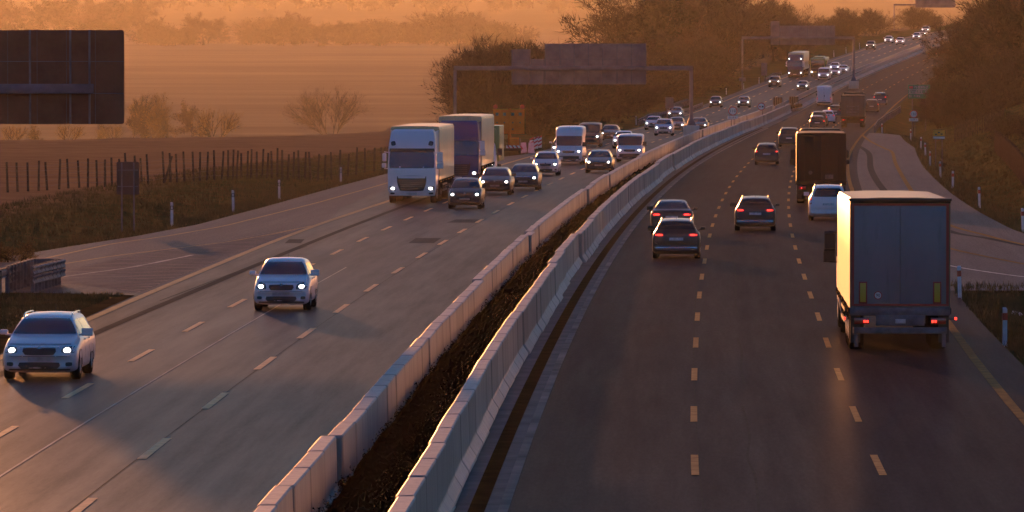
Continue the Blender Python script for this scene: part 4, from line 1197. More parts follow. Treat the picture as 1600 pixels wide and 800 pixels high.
def cab(root, yf, pname, W=2.48, H=3.75, z0=.38, vis_m=None, style='white'):
    """tractor unit: front face at yf"""
    hw = W / 2; Lc = 2.3
    bm = bmesh.new(); secs = []
    prof = [(z0, .06, .93), (.75, .0, .985), (1.25, .0, 1.0), (1.85, .03, 1.0), (2.6, .22, .985), (2.85, .25, .98), (3.2, .50, .95), (H - .15, .85, .90), (H, 1.15, .80)]
    rings = []
    for z, setb, wk in prof:
        w_ = hw * wk; ring = []
        for i in range(9):
            a = -1 + 2 * i / 8
            yy = yf - setb - .13 * abs(a) ** 4
            ring.append(bm.verts.new((a * w_, yy, z)))
        ring.append(bm.verts.new((w_, yf - 1.4, z))); ring.append(bm.verts.new((w_, yf - Lc, z))); ring.append(bm.verts.new((-w_, yf - Lc, z))); ring.append(bm.verts.new((-w_, yf - 1.4, z)))
        rings.append(ring)
    for a, b in zip(rings, rings[1:]):
        for j in range(len(a)): bm.faces.new((a[j], a[(j + 1) % len(a)], b[(j + 1) % len(a)], b[j]))
    bm.faces.new(rings[0][::-1]); bm.faces.new(rings[-1])
    bmesh.ops.recalc_face_normals(bm, faces=bm.faces[:])
    me = bpy.data.meshes.new('cab_body'); bm.to_mesh(me); bm.free()
    body = link('cab_body', me, PT[pname], root); smooth_angle(body, 40)
    D = Decal(body)
    D.patch('windscreen', [(-hw * .95, 1.80), (hw * .95, 1.80), (hw * .93, 2.68), (-hw * .93, 2.68)], 'front', M_GLASSB, root, .01, 10, 4, .05)
    D.patch('sun_visor', [(-hw * .95, 2.66), (hw * .95, 2.66), (hw * .93, 2.82), (-hw * .93, 2.82)], 'front', vis_m or M_PLAST, root, .09, 10, 2, 0, .05)
    g = D.patch('grille', [(-hw * .52, .62), (hw * .52, .62), (hw * .66, 1.42), (-hw * .66, 1.42)], 'front', M_PLAST, root, .02, 8, 5, .15)
    for i in range(5):
        z = .74 + i * .11
        D.patch('grille_slat', [(-hw * .46, z), (hw * .46, z), (hw * .47, z + .022), (-hw * .47, z + .022)], 'front', M_CHROME if style == 'white' else M_STEEL, g, .035, 8, 1)
    D.patch('badge_panel', [(-hw * .58, 1.28), (hw * .58, 1.28), (hw * .62, 1.40), (-hw * .62, 1.40)], 'front', PT[pname], g, .04, 8, 1, .1)
    D.patch('bumper', [(-hw * .96, .42), (hw * .96, .42), (hw * .98, .58), (-hw * .98, .58)], 'front', PT[pname], root, .05, 10, 2, .05)
    D.patch('number_plate', [(-.26, .44), (.26, .44), (.26, .55), (-.26, .55)], 'front', M_PLATE, root, .065, 2, 1)
    for sg in (-1, 1):
        hl = D.patch('headlight', [(sg * hw * .66, .66), (sg * hw * .93, .68), (sg * hw * .93, .90), (sg * hw * .70, .82)], 'front', M_HEADG, root, .02, 4, 3, .2)
        D.patch('lamp_beam', [(sg * hw * .72, .70), (sg * hw * .86, .70), (sg * hw * .86, .82), (sg * hw * .72, .82)], 'front', M_HEAD, hl, .035, 3, 3, .4)
        D.patch('fog_lamp', [(sg * hw * .70, .46), (sg * hw * .9, .46), (sg * hw * .9, .54), (sg * hw * .70, .54)], 'front', M_PLAST, root, .06, 2, 1, .2)
        if style in ('white', 'purple'):
            rl = D.patch('roof_lamp', [(sg * hw * .66, 2.98), (sg * hw * .86, 2.94), (sg * hw * .90, 3.16), (sg * hw * .72, 3.22)], 'front', M_PLAST, root, .02, 3, 3, .3)
            D.patch('roof_lamp_lens', [(sg * hw * .73, 3.0), (sg * hw * .82, 3.0), (sg * hw * .84, 3.12), (sg * hw * .76, 3.14)], 'front', M_HEADG if style == 'white' else M_HEAD, rl, .035, 2, 2, .3)
        D.patch('step_panel', [(sg * hw * .72, .98), (sg * hw * .95, .98), (sg * hw * .97, 1.40), (sg * hw * .74, 1.40)], 'front', PT[pname], root, .02, 3, 3, .1)
        mb = MB()
        mb.bbox(sg * (hw + .09), sg * (hw + .29), yf - .42, yf - .25, 2.15, 2.58, .05)
        mb.bbox(sg * (hw + .09), sg * (hw + .32), yf - .42, yf - .25, 1.82, 2.06, .05)
        mb.tube((sg * (hw - .05), yf - .45, 2.6), (sg * (hw + .2), yf - .38, 2.64), .025, n=6); mb.tube((sg * (hw - .05), yf - .45, 1.78), (sg * (hw + .2), yf - .38, 1.78), .025, n=6)
        o = mb.build('mirror', PT[pname] if style == 'white' else (PT['pale'] if style != 'dark' else M_PLAST), root); fixn(o); smooth_angle(o, 50)
        D.patch('side_window', [(yf - 1.30, 1.95), (yf - .55, 1.95), (yf - .65, 2.6), (yf - 1.30, 2.6)], 'right' if sg > 0 else 'left', M_GLASS, root, .008, 3, 3)
        # roof side deflector
        mb = MB(); mb.add([(sg * hw * .97, yf - Lc, 1.2), (sg * hw * 1.0, yf - Lc - .45, 1.2), (sg * hw * 1.0, yf - Lc - .45, H - .05), (sg * hw * .90, yf - Lc, H - .1), (sg * (hw * .97 - .03), yf - Lc, 1.2), (sg * (hw * 1.0 - .03), yf - Lc - .45, 1.2), (sg * (hw * 1.0 - .03), yf - Lc - .45, H - .05), (sg * (hw * .90 - .03), yf - Lc, H - .1)],
                          [(0, 1, 2, 3), (7, 6, 5, 4), (0, 4, 5, 1), (1, 5, 6, 2), (2, 6, 7, 3), (3, 7, 4, 0)])
        mb.build('side_deflector', PT[pname], root)
    mb = MB(); mb.box(-hw * .45, hw * .45, yf - 6.0, yf - .35, .55, .95); mb.box(-hw * .9, hw * .9, yf - 4.6, yf - 2.5, .45, 1.0)
    mb.build('tractor_frame', M_FRAME, root)
    for sg in (-1, 1):
        wheel(root, sg * (hw - .17), yf - 1.45, .50, .32, sg); wheel(root, sg * (hw - .26), yf - 5.1, .50, .5, sg)
    return D
def semi(px, py, face, pname, label, side_m, rear_m, front_len=16.3, **kw):
    """articulated lorry; origin in the middle, nose towards local +Y"""
    Lt = front_len; axle = 1.45 if face == 'front' else 2.4
    if face == 'rear': axle = .6
    c, rz, sl = spot(px, py, face, axle, Lt)
    root = thing('articulated_truck', label, 'truck', c, rz)
    root.rotation_euler = (sl if face == 'rear' else -sl, 0, rz)
    yf = Lt / 2; yr = -Lt / 2
    cab(root, yf, pname, style=kw.get('style', 'white'), vis_m=kw.get('vis'), H=kw.get('H', 3.75))
    trailer_parts(root, yf - 2.75, yr, side_m, rear_m, zt=kw.get('zt', 4.0), zf=kw.get('zf'), roof_m=kw.get('roof'), boards=kw.get('boards', True))
    return root
# big grey trailer on the right
big = semi(1405, 550, 'rear', 'white', 'big grey trailer with red outline tape, nearest vehicle on the right', tarp_mat('trailer_side_tarpaulin', (.14, .10, .065)), M_TARP, 16.3, style='dark', zt=3.92, zf=3.80)
yr = -8.15
hw = 1.275
tp = MB()
zb_, zt_ = 1.20, 3.80
for (a, b, c_, d) in ((-hw + .04, -hw + .11, zb_, zt_), (hw - .11, hw - .04, zb_, zt_), (-hw + .11, hw - .11, zb_, zb_ + .055), (-hw + .11, hw - .11, zt_ - .055, zt_)):
    tp.box(a, b, yr - .062, yr - .052, c_, d)
tp.build('outline_tape', M_RED, big)
for a in (-.94, .94):
    bd = box_part('warning_board', a - .105, a + .105, yr - .075, yr - .055, 1.26, 1.82, M_RED, big, .004)
    box_part('board_centre', a - .072, a + .072, yr - .082, yr - .074, 1.30, 1.78, M_YELR, bd, .003)
mb = MB(); mb.tube((-.56, yr - .055, 1.47), (-.56, yr - .066, 1.47), .105, n=24); sgn = mb.build('speed_sticker', M_RED, big)
mb = MB(); mb.tube((-.56, yr - .064, 1.47), (-.56, yr - .070, 1.47), .082, n=24); disc = mb.build('sticker_disc', mat('sticker_white', (.5, .5, .52), .5), sgn)
text_mesh('90', .11, M_PLAST, 'sticker_number', disc, (-.56, yr - .073, 1.47), (math.pi / 2, 0, 0))
box_part('tail_panel', -.62, .62, yr - .09, yr - .04, .70, .97, M_STEEL, big, .01)
box_part('number_plate', -.12, .14, yr - .10, yr - .088, .76, .87, M_PLATE, big, .003)
for sg in (-1, 1):
    box_part('mudflap_stay', sg * 1.11 - .05, sg * 1.11 + .05, yr - .10, yr - .04, .16, .50, M_STEEL, big, .01)
    mb = MB(); mb.tube((sg * 1.2, yr - .02, .86), (sg * 1.40, yr - .06, .88), .014, n=6); arm = mb.build('marker_stalk', M_PLAST, big)
    box_part('marker_lamp', sg * 1.41 - .03, sg * 1.41 + .03, yr - .12, yr - .05, .85, .92, M_TAILL, arm, .015)
box_part('roof_fringe', -hw - .03, hw + .03, yr - .11, yr + .3, 3.86, 3.935, M_PLAST, big, .015)
# black truck ahead
bt = semi(1283, 318, 'rear', 'dark', 'black covered truck in the right lane ahead of the white people carrier', M_TARPB, M_TARPB, 12.5, style='dark', zt=3.62, boards=False)
mb = MB(); mb.tube((-.55, -6.25 - .055, 1.6), (-.55, -6.25 - .068, 1.6), .10, n=20); mb.build('speed_sticker', M_STEEL, bt)
box_part('number_plate', .2, .62, -6.25 - .07, -6.25 - .055, 1.28, 1.5, M_STEEL, bt, .003)
ft = semi(1332.5, 199, 'rear', 'dark', 'dark box truck with ribbed tail lift, farthest truck driving away', mat('grey_brown_box', (.08, .065, .06), .6), mat('grey_brown_box2', (.07, .055, .05), .6), 10.0, style='dark', zt=3.45, boards=False)
for xx in (-.62, .62):
    box_part('tail_lift_rail', xx - .04, xx + .04, -5.12, -5.05, 1.2, 2.4, M_STEEL, ft, .01)
for z in (1.3, 1.6, 1.9, 2.2): box_part('tail_lift_slat', -.58, .58, -5.11, -5.06, z, z + .1, M_STEEL, ft, .01)
# oncoming
semi(646, 316.5, 'front', 'white', 'white articulated truck with trailer coloured as if warmly lit, nearest of the three oncoming trucks', M_TARP_LIT, M_TARP_LIT, 16.3, zt=3.92, roof=M_TARP, H=3.78)
semi(717, 290, 'front', 'blue', 'blue articulated truck behind the white one, trailer sides coloured as if warmly lit', M_TARP_LIT, M_TARP_LIT, 16.3, style='blue', zt=4.05, roof=M_TARP, vis=PT['blue'], H=3.8)
semi(1243, 120.5, 'front', 'purple', 'purple truck with lamps on its roof far up the oncoming lanes', M_TARP_LIT, M_TARP_LIT, 16.3, style='purple', zt=4.0, vis=PT['purple'])
# lime green box van on a white cab
def box_truck(px, py, label):
    c, rz, sl = spot(px, py, 'front', 1.0, 7.0)
    root = thing('box_truck', label, 'truck', c, rz)
    K = dict(KINDS['van']); K['L'] = 2.6; K['W'] = 2.0
    yf = 3.5
    bm = MB(); prof = [(.45, 0, 1.95), (.95, .02, 2.0), (1.15, .25, 1.98), (1.95, .95, 1.8), (2.1, 1.1, 1.7)]
    V = []
    for z, sb, w_ in prof:
        V += [(-w_ / 2, yf - sb, z), (-w_ / 2 * .5, yf - sb + .08, z), (w_ / 2 * .5, yf - sb + .08, z), (w_ / 2, yf - sb, z), (w_ / 2, yf - 2.0, z), (-w_ / 2, yf - 2.0, z)]
    F = [(i * 6 + j, i * 6 + (j + 1) % 6, (i + 1) * 6 + (j + 1) % 6, (i + 1) * 6 + j) for i in range(4) for j in range(6)] + [tuple(range(6)), tuple(range(24, 30))]
    bm.add(V, F); body = bm.build('cab_body', PT['white'], root); fixn(body); smooth_angle(body, 35); D = Decal(body)
    D.patch('windscreen', [(-.9, 1.2), (.9, 1.2), (.82, 1.95), (-.82, 1.95)], 'front', M_GLASSB, root, .008, 6, 4, .05)
    D.patch('grille', [(-.5, .65), (.5, .65), (.55, .85), (-.55, .85)], 'front', M_PLAST, root)
    D.patch('bumper', [(-.97, .47), (.97, .47), (.97, .6), (-.97, .6)], 'front', M_PLAST, root, .03)
    for sg in (-1, 1):
        h = D.patch('headlight', [(sg * .62, .72), (sg * .92, .72), (sg * .9, .93), (sg * .66, .9)], 'front', M_HEADG, root)
        D.patch('lamp_beam', [(sg * .68, .75), (sg * .84, .75), (sg * .84, .87), (sg * .68, .87)], 'front', M_HEAD, h, .03, 3, 3, .4)
        mb = MB(); mb.bbox(sg * 1.08, sg * 1.32, yf - 1.1, yf - .95, 1.35, 1.75, .03); mb.tube((sg * .95, yf - 1.05, 1.4), (sg * 1.1, yf - 1.02, 1.5), .02, n=5); mb.build('mirror', M_PLAST, root)
        wheel(root, sg * .88, yf - 1.0, .36, .24, sg); wheel(root, sg * .85, -1.9, .36, .4, sg)
    bx = box_part('cargo_box', -1.15, 1.15, -3.5, yf - 1.75, .95, 3.2, PT['green'], root, .04)
    box_part('box_edge', 1.08, 1.17, yf - 1.85, yf - 1.70, .94, 3.22, mat('dark_olive_trim', (.06, .07, .02), .5), root, .02)
    box_part('roof_deflector', -.95, .95, yf - 1.9, yf - 1.35, 2.15, 3.05, PT['green'], root, .12)
    box_part('chassis_frame', -.5, .5, -3.4, yf - 1.2, .5, .96, M_FRAME, root, .02)
    return root
box_truck(751, 276, 'lime green box truck on a white cab behind the blue truck')
# yellow coach far away
def coach(px, py, label):
    c, rz, sl = spot(px, py, 'front', 2.5, 11)
    root = thing('coach', label, 'bus', c, rz); root.rotation_euler = (-sl, 0, rz)
    b = box_part('body', -1.25, 1.25, -5.5, 5.5, .4, 3.1, PT['yellow'], root, .14)
    box_part('roof_unit', -.85, .85, -1.5, 3.2, 3.08, 3.32, PT['yellow'], root, .08)
    box_part('windscreen', -1.12, 1.12, 5.45, 5.53, 1.45, 2.75, M_GLASSB, root, .03)
    box_part('front_panel', -1.15, 1.15, 5.45, 5.52, .95, 1.44, PT['maroon'], root, .03)
    box_part('bumper', -1.2, 1.2, 5.45, 5.56, .42, .7, M_PLAST, root, .03)
    for sg in (-1, 1):
        h = box_part('headlight', sg * .95 - .16, sg * .95 + .16, 5.5, 5.55, .72, .93, M_HEADG, root, .02)
        box_part('lamp_beam', sg * .95 - .1, sg * .95 + .1, 5.54, 5.57, .76, .9, M_HEAD, h, .01)
        box_part('side_windows', sg * 1.255 - .01, sg * 1.255 + .01, -5.2, 5.1, 1.55, 2.6, M_GLASS, root, .004)
        mb = MB(); mb.bbox(sg * 1.3, sg * 1.5, 5.4, 5.6, 2.1, 2.7, .03); mb.tube((sg * 1.1, 5.4, 2.9), (sg * 1.4, 5.5, 2.7), .02, n=5); mb.build('mirror', PT['yellow'], root)
        for y in (3.0, -3.4): wheel(root, sg * 1.1, y, .48, .3, sg)
    return root
coach(1279, 119.5, 'yellow coach with a roof unit beside the purple truck')

# ---------------------------------------------------------------- roadside furniture
M_SIGNB = noisy('sign_back_aluminium', (.11, .055, .04), (.15, .08, .06), 1.2, .55, 0)
M_SIGNG = noisy('gantry_panel_back', (.13, .105, .12), (.20, .165, .185), .9, .55, 0)
M_GSTEEL = noisy('gantry_steel', (.10, .09, .115), (.17, .155, .19), 1.0, .5, 0, metal=.3)
M_WOOD = noisy('weathered_post', (.035, .024, .018), (.08, .058, .045), 4, .85, .3, .02)
M_DELW = noisy('delineator_white', (.42, .42, .45), (.62, .62, .66), 5, .55, 0)
M_REFR = mat('reflector_red', (.30, .03, .015), .3)
M_SIGNW = mat('sign_white', (.62, .60, .62), .45)
M_SIGNR = mat('sign_red', (.42, .03, .03), .45)
M_SIGNGR = mat('sign_green', (.03, .20, .09), .5)
M_SIGNY = mat('sign_yellow', (.55, .30, .02), .5)
M_BLK = mat('sign_black', (.015, .015, .018), .5)
M_ORANGE = noisy('orange_board', (.80, .15, .025), (.95, .22, .04), 1.5, .55, 0)

# overhead sign seen from behind, top left, hanging on an arm over the gore
Ys = 206.0
A = at_dist(0, 194, Ys); B = at_dist(194, 47, Ys)
xr, zb_, zt_ = B.x, A.z, B.z
xl = xr - 7.6
sg_ = thing('overhead_sign', 'big dark back of an overhead sign with rounded corners at the upper left', 'sign', (xl + 1.2, Ys + .2, terrain(xl + 1.2, Ys)))
def rrect(name, x0, x1, z0, z1, y0, y1, r, material, parent):
    P = []
    for cx_, cz_, a0 in ((x1 - r, z1 - r, 0), (x0 + r, z1 - r, 90), (x0 + r, z0 + r, 180), (x1 - r, z0 + r, 270)):
        for k in range(7):
            a = rad(a0 + 15 * k); P.append((cx_ + r * math.cos(a), cz_ + r * math.sin(a)))
    n = len(P); mb = MB()
    mb.add([(a, y0, b) for a, b in P] + [(a, y1, b) for a, b in P], [tuple(range(n)), tuple(range(2 * n - 1, n - 1, -1))] + [(i, n + i, n + (i + 1) % n, (i + 1) % n) for i in range(n)])
    o = mb.build(name, material, parent); fixn(o); return o
lx, ly, lz = sg_.location
def L2(x0, x1, y0, y1, z0, z1): return (x0 - lx, x1 - lx, y0 - ly, y1 - ly, z0 - lz, z1 - lz)
rrect('panel', xl - lx, xr - lx, zb_ - lz, zt_ - lz, Ys - ly, Ys + .06 - ly, .10, M_SIGNB, sg_)
def add_bar(root, name, x0, x1, y0, y1, z0, z1, m_, b=.01):
    q = (x0 - root.location.x, x1 - root.location.x, y0 - root.location.y, y1 - root.location.y, z0 - root.location.z, z1 - root.location.z)
    return box_part(name, *q, m_, root, b)
fx = lambda px_: at_dist(px_, 120, Ys).x
fz = lambda py_: at_dist(100, py_, Ys).z
for px_ in (-40, 47, 110, 140): add_bar(sg_, 'rib', fx(px_) - .035, fx(px_) + .035, Ys - .09, Ys, zb_ + .01, zt_ + .02, M_GSTEEL)
add_bar(sg_, 'arm', xl - .3, fx(147), Ys - .34, Ys - .09, fz(146), fz(131), M_GSTEEL, .015)
for py_ in (96, 146): add_bar(sg_, 'seam', xl + .1, xr - .02, Ys - .012, Ys, fz(py_) - .012, fz(py_) + .012, M_GSTEEL, .003)
for px_ in (12, 58, 104, 149): add_bar(sg_, 'seam', fx(px_) - .006, fx(px_) + .006, Ys - .008, Ys, zb_ + .02, zt_ - .02, M_GSTEEL, .002)
mb = MB(); mb.tube((0, -.35, -.3), (0, -.35, fz(138) - lz + .4), .20, .16, n=12); mb.build('post', M_GSTEEL, sg_)

# sign gantries
def gantry(pxl, pxr, pyb, Y, panels, label, beam=.42):
    """posts at pxl and pxr, beam top at row pyb"""
    a = at_dist(pxl, pyb, Y); b = at_dist(pxr, pyb + 2, Y)
    root = thing('sign_gantry', label, 'gantry', (b.x, Y, zroad(Y)))
    zt2 = a.z
    def ab(name, x0, x1, z0, z1, y0=-.15, y1=.15, m_=M_GSTEEL): return box_part(name, x0 - b.x, x1 - b.x, y0, y1, z0 - zroad(Y), z1 - zroad(Y), m_, root, .02)
    ab('beam', a.x - .1, b.x + .15, zt2 - beam, zt2, -.18, .18)
    ab('post', a.x - .14, a.x + .14, terrain(a.x, Y) - .2, zt2 - beam, -.14, .14)
    mb = MB(); H_ = zt2 - zroad(Y)
    mb.box(-.17, .17, -.17, .17, 1.2, H_ - beam); o = mb.build('post', M_GSTEEL, root); fixn(o); mb = MB()
    mb.add([(-.17, -.17, 1.9), (.17, -.17, 1.9), (.17, .17, 1.9), (-.17, .17, 1.9), (-.45, -.3, 1.16), (.45, -.3, 1.16), (.45, .3, 1.16), (-.45, .3, 1.16)], [(0, 1, 5, 4), (1, 2, 6, 5), (2, 3, 7, 6), (3, 0, 4, 7)])
    o = mb.build('post_base', M_GSTEEL, root); fixn(o)
    o = box_part('footing', -.75, .75, -.75, .75, -.05, 1.18, M_CONCF, root, .03)
    for (x0, y0, x1, y1) in panels:
        p = at_dist(x0, y1, Y); q = at_dist(x1, y0, Y)
        pn = ab('sign_panel', p.x, q.x, p.z, q.z, .20, .26, M_SIGNG)
        n = max(1, int((q.x - p.x) / 1.25))
        for i in range(n + 1):
            x = p.x + .06 + (q.x - p.x - .12) * i / n
            rb_ = box_part('rib', x - .04 - b.x, x + .04 - b.x, .14, .20, p.z - zroad(Y), q.z - zroad(Y), M_GSTEEL, pn, .005)
        zz = p.z + (q.z - p.z) * .62
        if q.z - p.z > 1.5: box_part('seam', p.x - b.x + .02, q.x - b.x - .02, .185, .20, zz - zroad(Y) - .02, zz - zroad(Y) + .02, M_GSTEEL, pn, .004)
    return root
gantry(711, 1080, 103, 562, [(799, 77, 829, 132), (829.3, 92, 851, 132), (851.3, 68, 1010, 132)], 'grey sign gantry with large blank panel backs across the oncoming lanes, the nearer one')
gantry(1160, 1334, 57, 925, [(1204, 33, 1218, 70), (1218.3, 40, 1305, 70)], 'smaller hazy sign gantry farther up the oncoming lanes')
# third gantry almost lost in the haze
a = at_dist(1397, 6, 1400)
g3_ = thing('sign_gantry', 'faint sign gantry at the top right, farthest away', 'gantry', (a.x, 1400, zroad(1400)))
box_part('post', -.15, .15, -.15, .15, 0, a.z - zroad(1400), M_GSTEEL, g3_, .02)
b_ = at_dist(1494, 6, 1400)
box_part('beam', -.1, b_.x - a.x, -.2, .2, a.z - zroad(1400) - .4, a.z - zroad(1400), M_GSTEEL, g3_, .02)
p = at_dist(1430, 12, 1400); q = at_dist(1492, -16, 1400)
box_part('sign_panel', p.x - a.x, q.x - a.x, -.28, -.22, p.z - zroad(1400), q.z - zroad(1400), M_SIGNG, g3_, .02)

# small sign back on two posts in the left verge
p0 = unproj(200, 368, 0, lambda Y: -.35)
s_ = thing('verge_sign', 'small dark sign back on two thin posts in the left verge before the fence', 'sign', (p0.x, p0.y, terrain(p0.x, p0.y)))
zz = s_.location.z; w_ = 35 / FPX * p0.y
rrect('panel', -w_ / 2, w_ / 2, at_dist(198, 304, p0.y).z - zz, at_dist(198, 253, p0.y).z - zz, 0, .04, .06, noisy('small_sign_back', (.07, .05, .048), (.11, .08, .075), 1.2, .6, 0), s_)
for sx in (-.27, .27):
    mb = MB(); mb.tube((sx * w_, -.03, -.2), (sx * w_, -.03, at_dist(198, 254, p0.y).z - zz), .035, n=7); mb.build('post', M_GSTEEL, s_)
for k in (.25, .75): 
    za, zb2_ = at_dist(198, 304, p0.y).z - zz, at_dist(198, 253, p0.y).z - zz
    box_part('clamp_rail', -w_ * .45, w_ * .45, -.03, 0, za + (zb2_ - za) * k - .02, za + (zb2_ - za) * k + .02, M_GSTEEL, s_, .005)

# speed signs
def pole_sign(px_, pyb, ptop, label, kind, plate=None, posts=2, direction='rear', base='median', rpx=11):
    if base == 'median': p = unproj(px_, pyb)
    else: p = unproj(px_, pyb, 0, lambda Y: terrain(M(Y) + 17, Y))
    Y = p.y
    root = thing('road_sign', label, 'sign', (p.x, Y, p.z))
    c = at_dist(px_, ptop + rpx, Y).z - p.z; r_ = rpx / FPX * Y
    mb = MB(); mb.tube((0, 0, c), (0, .03, c), r_, n=36); d = mb.build('disc', M_SIGNR, root)
    mb = MB(); mb.tube((0, -.012, c), (0, .0, c), r_ * .80, n=36); wd = mb.build('disc_face', M_SIGNW, d)
    if kind == '110': text_mesh('110', r_ * .95, M_BLK, 'number', wd, (0, -.018, c), (math.pi / 2, 0, 0), .004)
    else:
        for sg, m_ in ((-1, M_SIGNR), (1, M_BLK)):
            mb = MB(); x = sg * r_ * .36
            mb.bbox(x - r_ * .27, x + r_ * .27, -.03, -.012, c - r_ * .22, c + .0, .01); mb.bbox(x - r_ * .18, x + r_ * .18, -.03, -.012, c - r_ * .02, c + r_ * .18, .01)
            mb.build('car_symbol', m_, wd)
    if plate:
        wp = r_ * 1.15
        zc = c - r_ - .04 - r_ * .36
        pl = box_part('time_plate', -wp, wp, -.01, .02, zc - r_ * .36, zc + r_ * .36, M_SIGNW, root, .006)
        text_mesh(plate, r_ * .62, M_BLK, 'lettering', pl, (0, -.016, zc), (math.pi / 2, 0, 0), .004)
    for sx in (-.16, .16) if posts == 2 else (0,):
        mb = MB(); mb.tube((sx * r_ * 2, .05, -.25), (sx * r_ * 2, .05, c + r_ * .5), .03, n=7); mb.build('post', M_GSTEEL, root)
    return root
pole_sign(1145, 206, 166.5, 'round 110 speed limit sign with a time plate on the median', '110', '5-19 h', rpx=7)
pole_sign(1189.5, 187, 160.5, 'round no overtaking sign on the median right of the 110 sign', 'cars', rpx=6)
pole_sign(1427.5, 215, 172, 'round 110 sign with a time plate in the right verge under the green sign', '110', '5-19 h', base='verge', rpx=6.2)
# green direction sign
Yg = 640.0
gp = at_dist(1436, 180, Yg); gz0 = terrain(gp.x, Yg)
gr = thing('direction_sign', 'green direction sign with white lettering at the right edge of the road', 'sign', (gp.x, Yg, gz0))
gw = 34.5 / FPX * Yg / 2; z0_ = at_dist(1436, 154, Yg).z - gz0; z1_ = at_dist(1436, 132.5, Yg).z - gz0
pnl = box_part('panel', -gw, gw, 0, .05, z0_, z1_, M_SIGNGR, gr, .02)
hh = z1_ - z0_
for zz_ in (.36, .66): box_part('divider', -gw * .97, gw * .97, -.012, 0, z0_ + hh * zz_ - .015, z0_ + hh * zz_ + .015, M_SIGNW, pnl, .003)
box_part('road_number', -gw * .90, -gw * .55, -.015, 0, z0_ + hh * .73, z0_ + hh * .90, M_SIGNR, pnl, .004)
rsg = random.Random(3)
for zc_, x0_, x1_, lh in ((.82, -.40, .88, .15), (.50, -.90, .25, .17), (.50, .58, .85, .15), (.18, -.88, -.60, .17), (.18, -.45, .10, .13), (.18, .62, .85, .15)):
    mb = MB(); x = x0_ * gw
    while x < x1_ * gw - .05:      # lettering too small and hazy to read: strokes of its size and weight
        z = z0_ + hh * zc_; q = hh * lh / 2
        mb.box(x, x + .035, -.012, 0, z - q, z + q)
        if rsg.random() < .6: mb.box(x + .035, x + .10, -.012, 0, z + q - .04, z + q)
        if rsg.random() < .5: mb.box(x + .035, x + .10, -.012, 0, z - q, z - q + .04)
        x += rsg.choice((.14, .16, .19))
    o = mb.build('lettering', M_SIGNW, pnl)
for sx in (-.6, .6):
    mb = MB(); mb.tube((gw * sx, .1, -.3), (gw * sx, .1, z1_), .06, n=7); mb.build('post', M_GSTEEL, gr)
# yellow sign
Yy = 430.0
gp = at_dist(1467, 260, Yy); gz0 = terrain(gp.x, Yy)
ys_ = thing('warning_sign', 'small yellow sign with a white strip under it on the right bank', 'sign', (gp.x, Yy, gz0))
gw = 9.2 / FPX * Yy; z0_ = at_dist(1467, 212.5, Yy).z - gz0; z1_ = at_dist(1467, 204, Yy).z - gz0
yp = box_part('panel', -gw, gw, 0, .03, z0_, z1_, M_SIGNY, ys_, .01)
for k, (sx, sz) in enumerate(((-.5, .3), (0, .65), (.45, .35))): box_part('symbol', gw * sx - .08, gw * sx + .08, -.01, 0, z0_ + (z1_ - z0_) * sz - .05, z0_ + (z1_ - z0_) * sz + .05, M_BLK, yp, .004)
box_part('strip', -gw, gw, 0, .03, z0_ - .2, z0_ - .05, M_SIGNW, ys_, .01)
for sx in (-.55, .55):
    mb = MB(); mb.tube((gw * sx, .06, -.4), (gw * sx, .06, z1_), .03, n=7); mb.build('post', M_GSTEEL, ys_)
# faint sign backs along the left edge
for (px_, pyb, pyt, w2, hpx, lab) in ((1046, 186, 152, 13, 17, 'grey sign back in the left verge above the bent guardrail'), (1194, 128, 98, 9, 20, 'hazy tall sign back at the left verge near the second guardrail'), (1160, 142, 121, 10, 6, 'low hazy sign back on one post left of the small dark car')):
    p = unproj(px_, pyb); r0 = thing('verge_sign', lab, 'sign', (p.x, p.y, terrain(p.x, p.y)))
    k = p.y / FPX; zt2 = at_dist(px_, pyt, p.y).z - r0.location.z
    box_part('panel', -w2 * k / 2, w2 * k / 2, 0, .05, zt2 - hpx * k, zt2, M_SIGNG, r0, .02)
    for sx in ((-.3, .3) if w2 > 10 else (0,)):
        mb = MB(); mb.tube((sx * w2 * k, -.04, -.3), (sx * w2 * k, -.04, zt2 - .05), .05, n=6); mb.build('post', M_GSTEEL, r0)

# delineator posts
def delineator(px_, pyb, pyt, label, group, red=True, z=None, lean=0.0):
    side = px_ > 1200 and pyb > 150
    p = unproj(px_, pyb, 0, (lambda Y: zroad(Y) - .12))
    zb__ = terrain(p.x, p.y); h_ = (pyb - pyt) / FPX * p.y
    h_ = max(.95, min(h_, 1.35))
    r0 = thing('delineator_post', label, 'marker post', (p.x, p.y, zb__), 0, group)
    r0.rotation_euler = (random.uniform(-.03, .03), lean, random.uniform(-.3, .3))
    h_ += p.z - zb__
    w_ = .06
    mb = MB()
    V = [(-w_, -.04, -.1), (w_, -.04, -.1), (w_ * .8, .05, -.1), (-w_ * .8, .05, -.1), (-w_, -.04, h_ - .05), (w_, -.04, h_ - .05), (w_ * .8, .05, h_), (-w_ * .8, .05, h_)]
    mb.add(V, [(0, 1, 5, 4), (1, 2, 6, 5), (2, 3, 7, 6), (3, 0, 4, 7), (4, 5, 6, 7), (3, 2, 1, 0)])
    o = mb.build('shaft', M_DELW, r0); fixn(o)
    mb = MB(); mb.box(-w_ - .006, w_ + .006, -.048, .055, h_ - .34, h_ - .15); mb.build('band', M_BLK if not red else M_REFR, r0)
    mb = MB(); mb.box(-.03, .03, -.055, -.047, h_ - .31, h_ - .18); mb.build('reflector', M_REFR if red else M_SIGNW, r0)
    return r0
